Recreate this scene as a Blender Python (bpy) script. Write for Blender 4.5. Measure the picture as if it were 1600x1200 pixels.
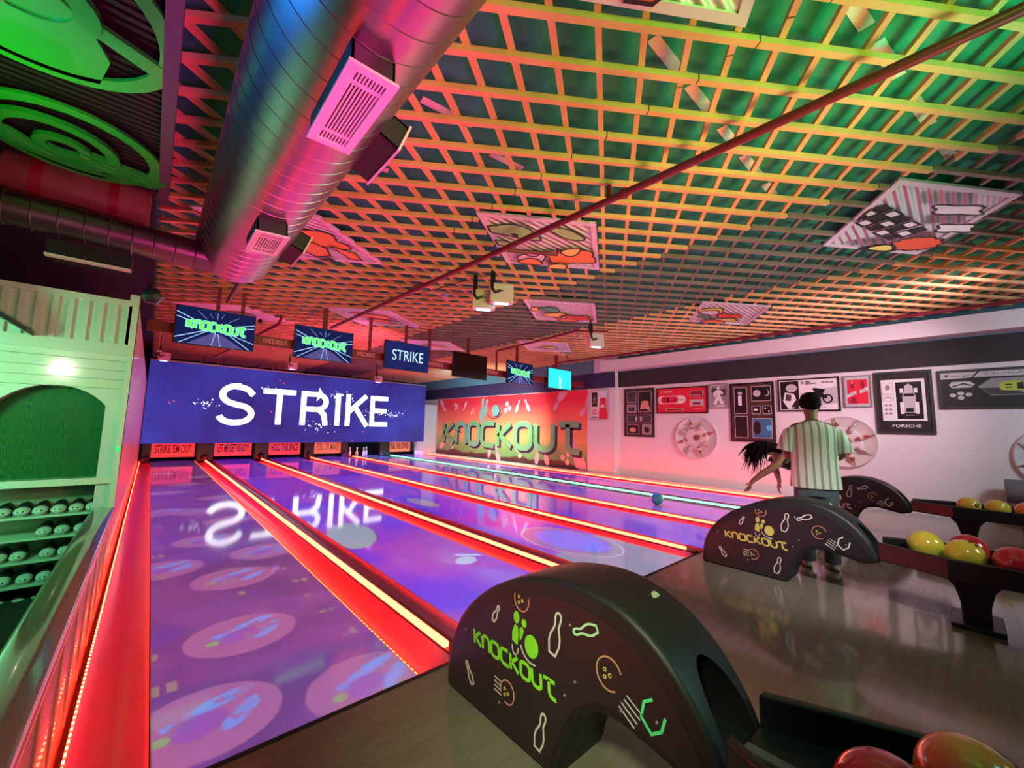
import bpy, bmesh, math, random
from mathutils import Vector, Matrix
random.seed(7)
for o in list(bpy.data.objects): bpy.data.objects.remove(o, do_unlink=True)
SC = bpy.context.scene
COL = SC.collection
PI = math.pi

# ------------------------------------------------------------------ camera, world, exposure
R = ((0.74282526, 0.08913903, 0.66352457), (-0.66907023, 0.06394654, 0.74044302), (0.02357228, -0.99396432, 0.10714137))
cd = bpy.data.cameras.new('camera'); cam = bpy.data.objects.new('camera', cd); COL.objects.link(cam)
cd.sensor_width = 36.0; cd.lens = 625.27 / 1600 * 36; cd.clip_start = 0.02; cd.clip_end = 100
cam.matrix_world = Matrix(((R[0][0], -R[0][1], -R[0][2], 0), (R[1][0], -R[1][1], -R[1][2], 0), (R[2][0], -R[2][1], -R[2][2], 1.35), (0, 0, 0, 1)))
SC.camera = cam
SC.view_settings.view_transform = 'Standard'
try: SC.view_settings.look = 'None'
except Exception: pass
SC.cycles.caustics_reflective = False; SC.cycles.caustics_refractive = False
SC.view_settings.exposure = 0.0; SC.view_settings.gamma = 1.0; SC.view_settings.use_curve_mapping = False
w = bpy.data.worlds.new('world'); SC.world = w; w.use_nodes = True
w.node_tree.nodes['Background'].inputs[0].default_value = (0.03, 0.02, 0.03, 1)
w.node_tree.nodes['Background'].inputs[1].default_value = 0.3

def area(name, loc, aim, size, power, color, spread=PI, sy=None):
    l = bpy.data.lights.new(name, 'AREA'); l.energy = power; l.color = color; l.size = size
    if sy: l.shape = 'RECTANGLE'; l.size_y = sy
    l.spread = spread
    o = bpy.data.objects.new(name, l); COL.objects.link(o); o.location = loc
    o.rotation_euler = (Vector(aim) - Vector(loc)).to_track_quat('-Z', 'Y').to_euler()
    return o
# unseen area lights without fixtures: the hall's coloured light, plus added fills
area('green_wash_lamp', (1.8, -2.9, 2.6), (2.6, 2.0, 3.6), 0.5, 16, (0.42, 1.0, 0.03), spread=1.6)
area('green_slab_lamp', (1.3, -0.5, 3.2), (2.8, 2.6, 3.6), 0.3, 14, (0.12, 1.0, 0.08), spread=3.0)
area('teal_up_wash', (3.0, -0.9, 2.3), (3.0, 1.6, 3.6), 0.5, 20, (0.03, 1.0, 0.40), spread=2.2)
area('amber_up_wash', (3.2, -0.4, 1.6), (3.0, 2.6, 3.5), 0.7, 36, (1.0, 0.26, 0.10), spread=2.0)  # unseen light added to warm the batten undersides
area('neutral_up_wash', (6.0, -0.8, 2.0), (5.0, 3.4, 3.5), 0.6, 16, (0.95, 0.92, 1.0), spread=2.0)  # added fill that lifts the painted ceiling panels
area('amber_right_wash', (7.0, -1.0, 1.4), (7.4, 2.4, 3.5), 0.9, 13, (1.0, 0.62, 0.28), spread=2.2)
area('cool_right_wash', (7.4, -2.4, 2.9), (10.2, -0.2, 1.5), 0.8, 30, (0.74, 0.88, 1.0), spread=2.2)
area('pink_right_wash', (7.6, -0.9, 3.0), (10.2, 5.0, 0.9), 0.6, 60, (1.0, 0.66, 0.76), spread=1.8)  # unseen light added to brighten the right wall
area('mural_wash', (7.5, 9.0, 2.9), (10.05, 12.2, 0.9), 0.5, 105, (0.90, 1.0, 0.85), spread=1.5)  # added fill, gives the mural whiter light
area('pale_room_wash', (4.8, -3.0, 2.6), (5.2, 0.4, 0.3), 1.0, 16, (1.0, 0.95, 0.85), spread=2.0)
area('magenta_far_wash', (3.6, 8.3, 2.7), (2.6, 12.0, 3.5), 0.8, 45, (1.0, 0.09, 0.30), spread=2.6)  # unseen light added to redden the far ceiling
area('rose_duct_wash', (0.9, -0.7, 0.5), (0.55, 2.0, 2.8), 0.8, 18, (1.0, 0.05, 0.34), spread=0.8)  # added low behind the camera to tint the duct magenta
area('blue_duct_lamp', (-1.25, 2.6, 2.86), (0.3, 2.4, 3.0), 0.07, 14, (0.02, 0.30, 1.0), spread=2.0, sy=2.2)
area('green_left_wash', (-1.9, 3.2, 1.7), (-1.2, 5.0, 1.2), 0.5, 19, (0.18, 1.0, 0.42), spread=1.7)
area('pale_left_wash', (-0.88, 2.4, 1.95), (-0.7, 5.0, 1.5), 0.05, 1.3, (1.0, 0.95, 0.72), spread=1.2)
area('green_logo_lamp', (-1.0, 2.9, 2.2), (-0.75, 3.2, 3.2), 0.3, 3.2, (0.02, 1.0, 0.08), spread=1.6)
area('teal_near_lamp', (1.9, -0.7, 1.5), (1.5, 0.5, 0.5), 0.12, 0.5, (0.15, 1.0, 0.85), spread=0.9)
area('lime_side_lamp', (-0.1, 0.2, 1.9), (1.28, 1.2, 0.35), 0.2, 4, (0.85, 1.0, 0.55), spread=0.8)  # added fill beside the camera for the nearest hood's lime print
area('pale_side_lamp', (2.6, -0.6, 2.3), (4.45, 1.1, 0.4), 0.3, 6, (1.0, 0.95, 0.9), spread=0.7)  # unseen fill aimed at the middle ball return
area('mint_side_lamp', (4.9, -1.8, 2.4), (5.5, 0.8, 1.2), 0.2, 1.3, (0.25, 1.0, 0.55), spread=0.6)  # unseen fill added for the green tint on the striped shirt
area('cyan_pit_lamp', (6.9, 16.1, 1.3), (6.9, 16.9, 0.1), 0.4, 14, (0.25, 0.9, 1.0))
area('teal_far_wash', (8.0, 12.0, 3.0), (10.0, 14.6, 3.3), 0.3, 14, (0.12, 0.75, 1.0), spread=1.8)

# ------------------------------------------------------------------ materials
MATS = {}
def mat(name, color=(0.5, 0.5, 0.5), rough=0.5, metal=0.0, emit=None, es=1.0, coat=0.0, ior=None, spec=None, trans=0.0, alpha=None):
    if name in MATS: return MATS[name]
    m = bpy.data.materials.new(name); m.use_nodes = True
    b = m.node_tree.nodes['Principled BSDF']
    b.inputs['Base Color'].default_value = (*color, 1)
    b.inputs['Roughness'].default_value = rough
    b.inputs['Metallic'].default_value = metal
    if coat: b.inputs['Coat Weight'].default_value = coat; b.inputs['Coat Roughness'].default_value = 0.04
    if ior: b.inputs['IOR'].default_value = ior
    if spec is not None: b.inputs['Specular IOR Level'].default_value = spec
    if trans: b.inputs['Transmission Weight'].default_value = trans
    if emit: b.inputs['Emission Color'].default_value = (*emit, 1); b.inputs['Emission Strength'].default_value = es
    MATS[name] = m
    return m
def nodes(m): return m.node_tree.nodes, m.node_tree.links, m.node_tree.nodes['Principled BSDF']
def noisy(m, c1, c2, scale=4, detail=4, stretch=(1, 1, 1), rough=None, bump=0.0, lo=0.3, hi=0.7):
    N, L, b = nodes(m)
    tc = N.new('ShaderNodeTexCoord'); mp = N.new('ShaderNodeMapping'); mp.inputs['Scale'].default_value = stretch
    nz = N.new('ShaderNodeTexNoise'); nz.inputs['Scale'].default_value = scale; nz.inputs['Detail'].default_value = detail
    cr = N.new('ShaderNodeValToRGB'); cr.color_ramp.elements[0].color = (*c1, 1); cr.color_ramp.elements[1].color = (*c2, 1)
    cr.color_ramp.elements[0].position = lo; cr.color_ramp.elements[1].position = hi
    L.new(tc.outputs['Object'], mp.inputs[0]); L.new(mp.outputs[0], nz.inputs['Vector']); L.new(nz.outputs['Fac'], cr.inputs[0]); L.new(cr.outputs[0], b.inputs['Base Color'])
    if bump:
        bp = N.new('ShaderNodeBump'); bp.inputs['Strength'].default_value = bump; bp.inputs['Distance'].default_value = 0.01
        L.new(nz.outputs['Fac'], bp.inputs['Height']); L.new(bp.outputs[0], b.inputs['Normal'])
    return m

class E_:
    """a float socket with arithmetic, for readable node maths"""
    def __init__(s, nt, v): s.nt = nt; s.v = v
    def op(s, o, other=None, third=None):
        n = s.nt.nodes.new('ShaderNodeMath'); n.operation = o
        for i, a in enumerate((s, other, third)):
            if a is None: continue
            if isinstance(a, E_):
                if isinstance(a.v, (int, float)): n.inputs[i].default_value = a.v
                else: s.nt.links.new(a.v, n.inputs[i])
            else: n.inputs[i].default_value = a
        return E_(s.nt, n.outputs[0])
    def __add__(s, o): return s.op('ADD', o)
    def __sub__(s, o): return s.op('SUBTRACT', o)
    def __mul__(s, o): return s.op('MULTIPLY', o)
    def __truediv__(s, o): return s.op('DIVIDE', o)
    def lt(s, o): return s.op('LESS_THAN', o)
    def gt(s, o): return s.op('GREATER_THAN', o)
    def sm(s, a, b):
        n = s.nt.nodes.new('ShaderNodeMapRange'); n.interpolation_type = 'SMOOTHSTEP'
        s.nt.links.new(s.v, n.inputs[0]); n.inputs[1].default_value = a; n.inputs[2].default_value = b
        return E_(s.nt, n.outputs[0])
def mixc(nt, fac, c1, c2):
    n = nt.nodes.new('ShaderNodeMix'); n.data_type = 'RGBA'
    if isinstance(fac, E_): nt.links.new(fac.v, n.inputs['Factor'])
    else: n.inputs['Factor'].default_value = fac
    for c, k in ((c1, 6), (c2, 7)):
        if isinstance(c, tuple): n.inputs[k].default_value = (*c, 1)
        else: nt.links.new(c, n.inputs[k])
    return n.outputs[2]

# ------------------------------------------------------------------ mesh building
class MB:
    def __init__(s): s.v = []; s.f = []; s.mi = []; s.cur = 0
    def add(s, vs, fs):
        b = len(s.v); s.v += [tuple(v) for v in vs]
        for f in fs: s.f.append([i + b for i in f]); s.mi.append(s.cur)
        return s
    def box(s, x0, y0, z0, x1, y1, z1):
        return s.add([(x0,y0,z0),(x1,y0,z0),(x1,y1,z0),(x0,y1,z0),(x0,y0,z1),(x1,y0,z1),(x1,y1,z1),(x0,y1,z1)],
                     [(0,3,2,1),(4,5,6,7),(0,1,5,4),(1,2,6,5),(2,3,7,6),(3,0,4,7)])
    def bar(s, p, q, w, h, up=(0,0,1), c0=0, c1=0):
        p = Vector(p); q = Vector(q); d = (q - p).normalized(); u = Vector(up); r = d.cross(u).normalized(); u = r.cross(d).normalized()
        vs = []
        for a in (p, q):
            for i, j in ((-1,-1),(1,-1),(1,1),(-1,1)): vs.append(a + r * (w/2*i) + u * (h/2*j))
        return s.add(vs, [(3,2,1,0),(4,5,6,7),(0,1,5,4),(1,2,6,5),(2,3,7,6),(3,0,4,7)])
    def prism(s, pts, fr, depth, off=0.0):
        """polygon in frame fr=(o,u,v,n), extruded along n from off to off+depth"""
        o, u, v, n = fr; a = sum(pts[i][0]*pts[(i+1)%len(pts)][1]-pts[(i+1)%len(pts)][0]*pts[i][1] for i in range(len(pts)))
        if a < 0: pts = pts[::-1]
        m = len(pts); vs = [o + u*x + v*y + n*off for x, y in pts] + [o + u*x + v*y + n*(off+depth) for x, y in pts]
        flip = u.cross(v).dot(n) < 0
        fs = [tuple(range(m))[::-1], tuple(range(m, 2*m))] + [(i, (i+1) % m, m+(i+1) % m, m+i) for i in range(m)]
        if flip: fs = [f[::-1] for f in fs]
        return s.add(vs, fs)
    def stroke(s, pts, w, fr, depth, off=0.0, closed=False):
        """flat ribbon following pts in a frame, with mitred corners"""
        P = [Vector((p[0], p[1])) for p in pts]; n = len(P); L = []; Rr = []
        for i in range(n):
            a = P[i-1] if (i > 0 or closed) else None; b = P[(i+1) % n] if (i < n-1 or closed) else None
            d1 = (P[i]-a).normalized() if a is not None else None; d2 = (b-P[i]).normalized() if b is not None else None
            if d1 is None: d1 = d2
            if d2 is None: d2 = d1
            t = (d1+d2); t = t.normalized() if t.length > 1e-6 else d1
            nn = Vector((-t.y, t.x)); k = max(0.35, abs(nn.dot(Vector((-d1.y, d1.x)))))
            L.append(P[i] + nn*(w/2/k)); Rr.append(P[i] - nn*(w/2/k))
        o, u, v, nr = fr; vs = []
        for i in range(n):
            for q, dz in ((L[i], off), (Rr[i], off), (Rr[i], off+depth), (L[i], off+depth)): vs.append(o+u*q.x+v*q.y+nr*dz)
        fs = []
        for i in range(n if closed else n-1):
            j = (i+1) % n
            for k in range(4): fs.append((4*i+k, 4*i+(k+1) % 4, 4*j+(k+1) % 4, 4*j+k))
        if not closed: fs += [(0,1,2,3), (4*n-1,4*n-2,4*n-3,4*n-4)]
        return s.add(vs, fs)
    def tube(s, pts, r, n=12, cap=True):
        P = [Vector(p) for p in pts]; rs = r if isinstance(r, (list, tuple)) else [r]*len(P)
        up = Vector((0,0,1)); vs = []; prev = None
        for i, p in enumerate(P):
            d = ((P[min(i+1, len(P)-1)] - P[max(i-1, 0)])).normalized()
            if prev is None:
                a = d.cross(up); a = d.cross(Vector((1,0,0))) if a.length < 0.05 else a
            else: a = prev - d*prev.dot(d)
            a.normalize(); prev = a; b = d.cross(a)
            for k in range(n): vs.append(p + (a*math.cos(2*PI*k/n) + b*math.sin(2*PI*k/n))*rs[i])
        fs = [(i*n+k, i*n+(k+1) % n, (i+1)*n+(k+1) % n, (i+1)*n+k) for i in range(len(P)-1) for k in range(n)]
        if cap: fs += [tuple(range(n))[::-1], tuple(range((len(P)-1)*n, len(P)*n))]
        return s.add(vs, fs)
    def lathe(s, prof, c, n=24, axis=(0,0,1), start=(1,0,0)):
        c = Vector(c); ax = Vector(axis).normalized(); a = Vector(start); a = a - ax*a.dot(ax); a = (a if a.length > 0.1 else Vector((0,0,1)) - ax*ax.z).normalized(); b = ax.cross(a); vs = []
        for r, z in prof:
            for k in range(n): vs.append(c + ax*z + (a*math.cos(2*PI*k/n) + b*math.sin(2*PI*k/n))*r)
        m = len(prof)
        fs = [(i*n+k, i*n+(k+1) % n, (i+1)*n+(k+1) % n, (i+1)*n+k) for i in range(m-1) for k in range(n)]
        fs += [tuple(range(n))[::-1], tuple(range((m-1)*n, m*n))]
        return s.add(vs, fs)
    def ball(s, c, r, n=20, sc=(1,1,1)):
        m = n//2; c = Vector(c); vs = [c + Vector((0,0,-r*sc[2]))]
        for i in range(1, m):
            t = PI*i/m
            for k in range(n): vs.append(c + Vector((r*sc[0]*math.sin(t)*math.cos(2*PI*k/n), r*sc[1]*math.sin(t)*math.sin(2*PI*k/n), -r*sc[2]*math.cos(t))))
        vs.append(c + Vector((0,0,r*sc[2]))); T = len(vs)-1
        fs = [(0, 1+(k+1) % n, 1+k) for k in range(n)] + [(T, 1+(m-2)*n+k, 1+(m-2)*n+(k+1) % n) for k in range(n)]
        fs += [(1+i*n+k, 1+i*n+(k+1) % n, 1+(i+1)*n+(k+1) % n, 1+(i+1)*n+k) for i in range(m-2) for k in range(n)]
        return s.add(vs, fs)
    def build(s, name, m, parent=None, smooth=None, bevel=0, fix=False, loc=None):
        me = bpy.data.meshes.new(name); vs = s.v
        if loc is not None: L = Vector(loc); vs = [tuple(Vector(v)-L) for v in vs]
        me.from_pydata(vs, [], s.f); me.update()
        ms = m if isinstance(m, (list, tuple)) else [m]
        for x in ms: me.materials.append(x)
        if len(ms) > 1: me.polygons.foreach_set('material_index', s.mi)
        if fix:
            bm = bmesh.new(); bm.from_mesh(me); bmesh.ops.recalc_face_normals(bm, faces=bm.faces); bm.to_mesh(me); bm.free()
        if smooth:
            me.polygons.foreach_set('use_smooth', [True]*len(me.polygons)); me.set_sharp_from_angle(angle=math.radians(smooth))
        o = bpy.data.objects.new(name, me); COL.objects.link(o)
        if loc is not None: o.location = loc
        if bevel:
            b = o.modifiers.new('bevel', 'BEVEL'); b.width = bevel; b.segments = 3; b.limit_method = 'ANGLE'; b.angle_limit = math.radians(35)
        if parent is not None: o.parent = parent
        return o
def tag(o, label=None, cat=None, group=None, kind=None):
    if label: o['label'] = label
    if cat: o['category'] = cat
    if group: o['group'] = group
    if kind: o['kind'] = kind
    return o
def thing(name, label, cat, loc=(0,0,0), rz=0, group=None):
    o = bpy.data.objects.new(name, None); COL.objects.link(o); o.location = loc; o.rotation_euler = (0,0,rz); o.empty_display_size = 0.05
    return tag(o, label, cat, group)
def struct(o, label=None, cat=None): return tag(o, label, cat, kind='structure')
def FR(o, u, v, n): return (Vector(o), Vector(u), Vector(v), Vector(n))
def arc(cx, cy, r, a0, a1, n=8, ry=None):
    return [(cx + r*math.cos(math.radians(a0+(a1-a0)*i/n)), cy + (ry or r)*math.sin(math.radians(a0+(a1-a0)*i/n))) for i in range(n+1)]

# the hall's rounded lettering, drawn as strokes in a unit-high box
GLY = {
 'K': (0.62, [[(0,0),(0,1)], [(0.58,1),(0.1,0.5),(0.62,0)]]),
 'n': (0.62, [[(0,0),(0,0.65)]+arc(0.31,0.65,0.31,180,0,8,0.35)+[(0.62,0)]]),
 'O': (0.68, [arc(0.26,0.74,0.26,180,90,4)+arc(0.42,0.74,0.26,90,0,4)+arc(0.42,0.26,0.26,0,-90,4)+arc(0.26,0.26,0.26,-90,-180,4)]),
 'C': (0.62, [[(0.62,1)]+arc(0.26,0.74,0.26,90,180,4)+arc(0.26,0.26,0.26,180,270,4)+[(0.62,0)]]),
 'U': (0.64, [[(0,1)]+arc(0.3,0.3,0.3,180,270,4)+arc(0.34,0.3,0.3,270,360,4)+[(0.64,1)]]),
 'T': (0.78, [[(0,1),(0.78,1)], [(0.36,1)]+arc(0.62,0.26,0.26,180,270,5)+[(0.8,0)]]),
}
def word(mb, txt, fr, h, width, sw, depth, off=0.0, gap=0.2):
    tot = sum(GLY[c][0] for c in txt) + gap*(len(txt)-1); sx = width/tot; x = 0
    for c in txt:
        wd, sts = GLY[c]
        for st in sts:
            cl = c == 'O'
            mb.stroke([((x+px)*sx, py*h) for px, py in st], sw, fr, depth, off, closed=cl)
        x += wd+gap
    return mb
def text_mesh(txt, fr, h, width, depth=0.002, off=0.0, bold=0.0):
    cu = bpy.data.curves.new('t', 'FONT'); cu.body = txt; cu.extrude = 0.5; cu.offset = bold; cu.size = 1
    ob = bpy.data.objects.new('t', cu); COL.objects.link(ob)
    dg = bpy.context.evaluated_depsgraph_get(); me = bpy.data.meshes.new_from_object(ob.evaluated_get(dg))
    mb = MB(); vs = [v.co.copy() for v in me.vertices]
    x0 = min(v.x for v in vs); x1 = max(v.x for v in vs); y0 = min(v.y for v in vs); y1 = max(v.y for v in vs)
    o, u, v_, n = fr
    flip = u.cross(v_).dot(n) < 0
    out = [o + u*((p.x-x0)/(x1-x0)*width) + v_*((p.y-y0)/(y1-y0)*h) + n*(off + depth*(p.z+0.5)) for p in vs]
    mb.add(out, [tuple(f.vertices)[::-1] if flip else tuple(f.vertices) for f in me.polygons])
    bpy.data.objects.remove(ob, do_unlink=True); bpy.data.meshes.remove(me); bpy.data.curves.remove(cu)
    return mb

# ------------------------------------------------------------------ setting
m_floor = noisy(mat('approach_laminate', rough=0.13, ior=1.5, coat=0.3), (0.17, 0.14, 0.11), (0.23, 0.19, 0.155), 3.0, 6, (0.6, 9, 1), lo=0.25, hi=0.75)
m_white = mat('white_wall_paint', (0.74, 0.72, 0.74), 0.6)
m_dark = mat('dark_paint', (0.012, 0.012, 0.014), 0.75)
m_black = mat('black_plastic', (0.008, 0.008, 0.009), 0.38)
m_blackband = mat('charcoal_wall_paint', (0.02, 0.02, 0.022), 0.7)
m_blue_band = mat('dark_blue_wall_paint', (0.03, 0.025, 0.09), 0.7)
m_teal = mat('teal_wall_paint', (0.09, 0.25, 0.30), 0.7)
m_slab = noisy(mat('ceiling_slab', rough=0.9), (0.010, 0.30, 0.14), (0.05, 0.36, 0.27), 2.2, 5)
m_gloss_white = mat('glossy_white_panel', (0.72, 0.72, 0.66), 0.13, coat=0.5)
m_wood = noisy(mat('pine_batten', rough=0.55), (0.66, 0.34, 0.15), (0.84, 0.48, 0.24), 3, 5, (1, 1, 1), lo=0.3, hi=0.7)
m_wood_dark = noisy(mat('grey_stained_batten', rough=0.6), (0.19, 0.145, 0.12), (0.3, 0.23, 0.19), 3, 5)  # darker grey-brown tone for the third lattice column

struct(MB().box(-4.5, -4.5, -0.12, 10.3, 2.05, 0.0).build('floor', m_floor))
struct(MB().box(-4.5, 2.05, -0.3, 10.3, 19.0, -0.1).build('floor', mat('under_lane_floor', (0.03, 0.03, 0.03), 0.8)))
struct(MB().box(-4.5, -4.5, 3.6, 10.4, 19.0, 3.7).build('ceiling', m_slab))
struct(MB().box(-4.5, -4.5, 3.5, -0.16, 18.9, 3.6).build('ceiling', m_dark))  # dark slab added to keep the left ceiling black despite the magenta light
WR = 10.25
struct(MB().box(WR, -4.5, 0, WR+0.12, 7.0, 3.6).build('wall_right', m_white))
struct(MB().box(10.05, 7.0, 0, 10.37, 19.0, 3.6).build('wall_right', m_white), )
struct(MB().box(-4.5, -4.6, 0, 10.4, -4.5, 3.6).build('wall_back', mat('back_wall_paint', (0.25, 0.24, 0.25), 0.7)))
struct(MB().box(-4.6, -4.5, -0.3, -4.5, 19.0, 3.6).build('wall_left', m_dark))
struct(MB().box(-4.5, 18.9, -0.3, 10.4, 19.0, 3.6).build('wall_far', m_dark))
# column between the mural and the pictures, painted band, soffit beam
struct(MB().box(10.0, 6.68, 0, 10.25, 7.64, 3.6).build('trim_1', m_white))
struct(MB().box(10.215, -4.5, 2.60, 10.25, 6.68, 3.07).build('trim_2', m_blackband))
struct(MB().box(9.985, 6.66, 2.58, 10.02, 7.66, 3.05).build('trim_3', m_blue_band))
struct(MB().box(10.03, 7.64, 2.58, 10.05, 18.9, 3.05).build('trim_4', m_blue_band))
struct(MB().box(9.99, 7.4, 3.05, 10.05, 18.9, 3.6).build('trim_5', m_teal))
struct(MB().box(10.17, -4.5, 3.05, 10.25, 7.4, 3.6).build('trim_6', m_teal))
struct(MB().box(9.82, -4.5, 3.07, 10.2, 7.05, 3.36).build('trim_7', m_white))
struct(MB().box(10.20, -4.5, 0.0, 10.25, 6.68, 0.10).build('baseboard_right', m_white))
struct(MB().box(9.80, 2.05, -0.1, 10.25, 17.4, 0.07).build('trim_8', m_white))

# ---- pine lattice under the slab: lower run of long battens, upper run of cross battens, open over the art panels
A1 = math.radians(125.6); A2 = math.radians(55.5)
d1 = Vector((math.sin(A1), math.cos(A1), 0)); d2 = Vector((math.sin(A2), math.cos(A2), 0))
COLS = [(-0.12, 2.277), (2.277, 4.46), (4.46, 6.64), (6.64, 8.82), (8.82, 10.0)]
DIAM = [(1.12, 0.62), (1.12, 5.02), (1.12, 9.5), (3.27, 3.10), (3.2, 7.75), (3.2, 12.2), (5.49, 0.2), (5.49, 4.75), (5.5, 9.3), (7.63, 2.70), (7.62, 7.15), (7.6, 11.7)]
HX, HY = 1.05, 0.72
def cut(p, d, x0, x1, ymin, ymax):
    """parameter intervals of line p+t*d inside the column and outside the diamonds"""
    ta, tb = sorted(((x0-p.x)/d.x, (x1-p.x)/d.x))
    if d.y:
        ya, yb = sorted(((ymin-p.y)/d.y, (ymax-p.y)/d.y)); ta = max(ta, ya); tb = min(tb, yb)
    if tb-ta < 0.05: return []
    iv = [(ta, tb)]
    for cx, cy in DIAM:
        c = Vector((cx, cy, 0)); ts = []
        q = [(HX, 0), (0, HY), (-HX, 0), (0, -HY)]
        for i in range(4):
            a = c + Vector((*q[i], 0)); b = c + Vector((*q[(i+1) % 4], 0)); e = b-a
            den = d.x*e.y - d.y*e.x
            if abs(den) < 1e-9: continue
            w_ = a-p; t = (w_.x*e.y - w_.y*e.x)/den; s_ = (w_.x*d.y - w_.y*d.x)/den
            if -1e-6 <= s_ <= 1+1e-6: ts.append(t)
        if len(ts) >= 2 and max(ts)-min(ts) > 0.03:
            m0, m1 = min(ts), max(ts); new = []
            for a, b in iv:
                if m1 <= a or m0 >= b: new.append((a, b)); continue
                if m0-a > 0.04: new.append((a, m0))
                if b-m1 > 0.04: new.append((m1, b))
            iv = new
    return iv
ceil_root = thing('lattice_ceiling', 'open diamond lattice of pine battens hung under the dark ceiling slab', 'ceiling lattice')
ceil_root['kind'] = 'structure'
for ci, (x0, x1) in enumerate(COLS):
    lo = MB(); up = MB(); zz = 3.47 if ci != 2 else 3.485
    step = 0.327; ph = 0.600
    for k in range(-40, 80):
        p = Vector((2.277, ph + k*step, 0))
        for a, b in cut(p, d1, x0+0.004, x1-0.004, -3.5, 18.4):
            P, Q = p+d1*a, p+d1*b
            lo.bar((P.x, P.y, zz), (Q.x, Q.y, zz), 0.041, 0.038)
    st = 0.2586*math.sin(A1-A2)/math.sin(A2)      # spacing of the cross run measured along y
    p0 = Vector((1.19, 1.468, 0))
    for k in range(-60, 90):
        p = p0 + d1*(0.2586*k)
        if p.y > 40: continue
        for a, b in cut(p, d2, x0+0.004, x1-0.004, -3.5, 18.4):
            P, Q = p+d2*a, p+d2*b
            up.bar((P.x, P.y, zz+0.038), (Q.x, Q.y, zz+0.038), 0.036, 0.036)
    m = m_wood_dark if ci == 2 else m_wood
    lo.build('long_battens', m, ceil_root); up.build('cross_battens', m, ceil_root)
# strips of pale tape left on the slab
tp = MB()
for a, b in ((1.95, 2.33), (2.42, 2.85), (2.95, 3.25), (3.4, 3.75), (3.95, 4.2)): tp.box(a, 1.0, 3.594, b, 1.07, 3.60)
for a, b in ((2.5, 2.75), (2.9, 3.3), (3.6, 4.0), (4.3, 4.7)): tp.bar((a, 0.24-(a-2.5)*0.16, 3.597), (b, 0.24-(b-2.5)*0.16, 3.597), 0.07, 0.006)
for x, y, l in ((1.2, 2.35, .5), (1.9, 2.45, .4), (1.1, 3.3, .35), (2.4, 5.2, .4), (2.9, 5.0, .3)): tp.bar((x, y, 3.597), (x+l*0.8, y-l*0.1, 3.597), 0.06, 0.006)
tp.build('tape_strip', mat('pale_tape', (0.8, 0.78, 0.7), 0.6), ceil_root)

# ------------------------------------------------------------------ lanes
LR = [1.20, 2.78, 4.40, 5.98, 7.61, 9.43]; LL = [0.12, 1.70, 3.32, 4.90, 6.53, 8.35]; LED = [1.455, 3.04, 4.655, 6.235, 7.865, 9.70]
YF, YE = 2.05, 17.2
m_lane = mat('lane_surface', (0.38, 0.35, 0.42), 0.055, ior=1.52)
m_gut = mat('rose_gutter_plastic', (0.58, 0.10, 0.24), 0.25)  # red LED glow worked into the gutter's base colour
m_div = mat('dark_divider_cap', (0.03, 0.02, 0.02), 0.35)
m_red = mat('red_led', (0.2, 0.0, 0.0), 0.4, emit=(1.0, 0.030, 0.014), es=32)
m_red2 = mat('amber_red_led', (0.2, 0.0, 0.0), 0.4, emit=(1.0, 0.045, 0.01), es=16)
m_green = mat('green_led', (0.0, 0.2, 0.1), 0.4, emit=(0.05, 1.0, 0.42), es=15)
ordn = ['first', 'second', 'third', 'fourth', 'fifth', 'sixth']
LTXT = ['under projected purple discs', 'under a violet projection with a grey-green disc', 'under a projected blue target disc', 'under a violet projection beside two red light lines', 'where the green ball is rolling', 'along the mural wall']
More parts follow.
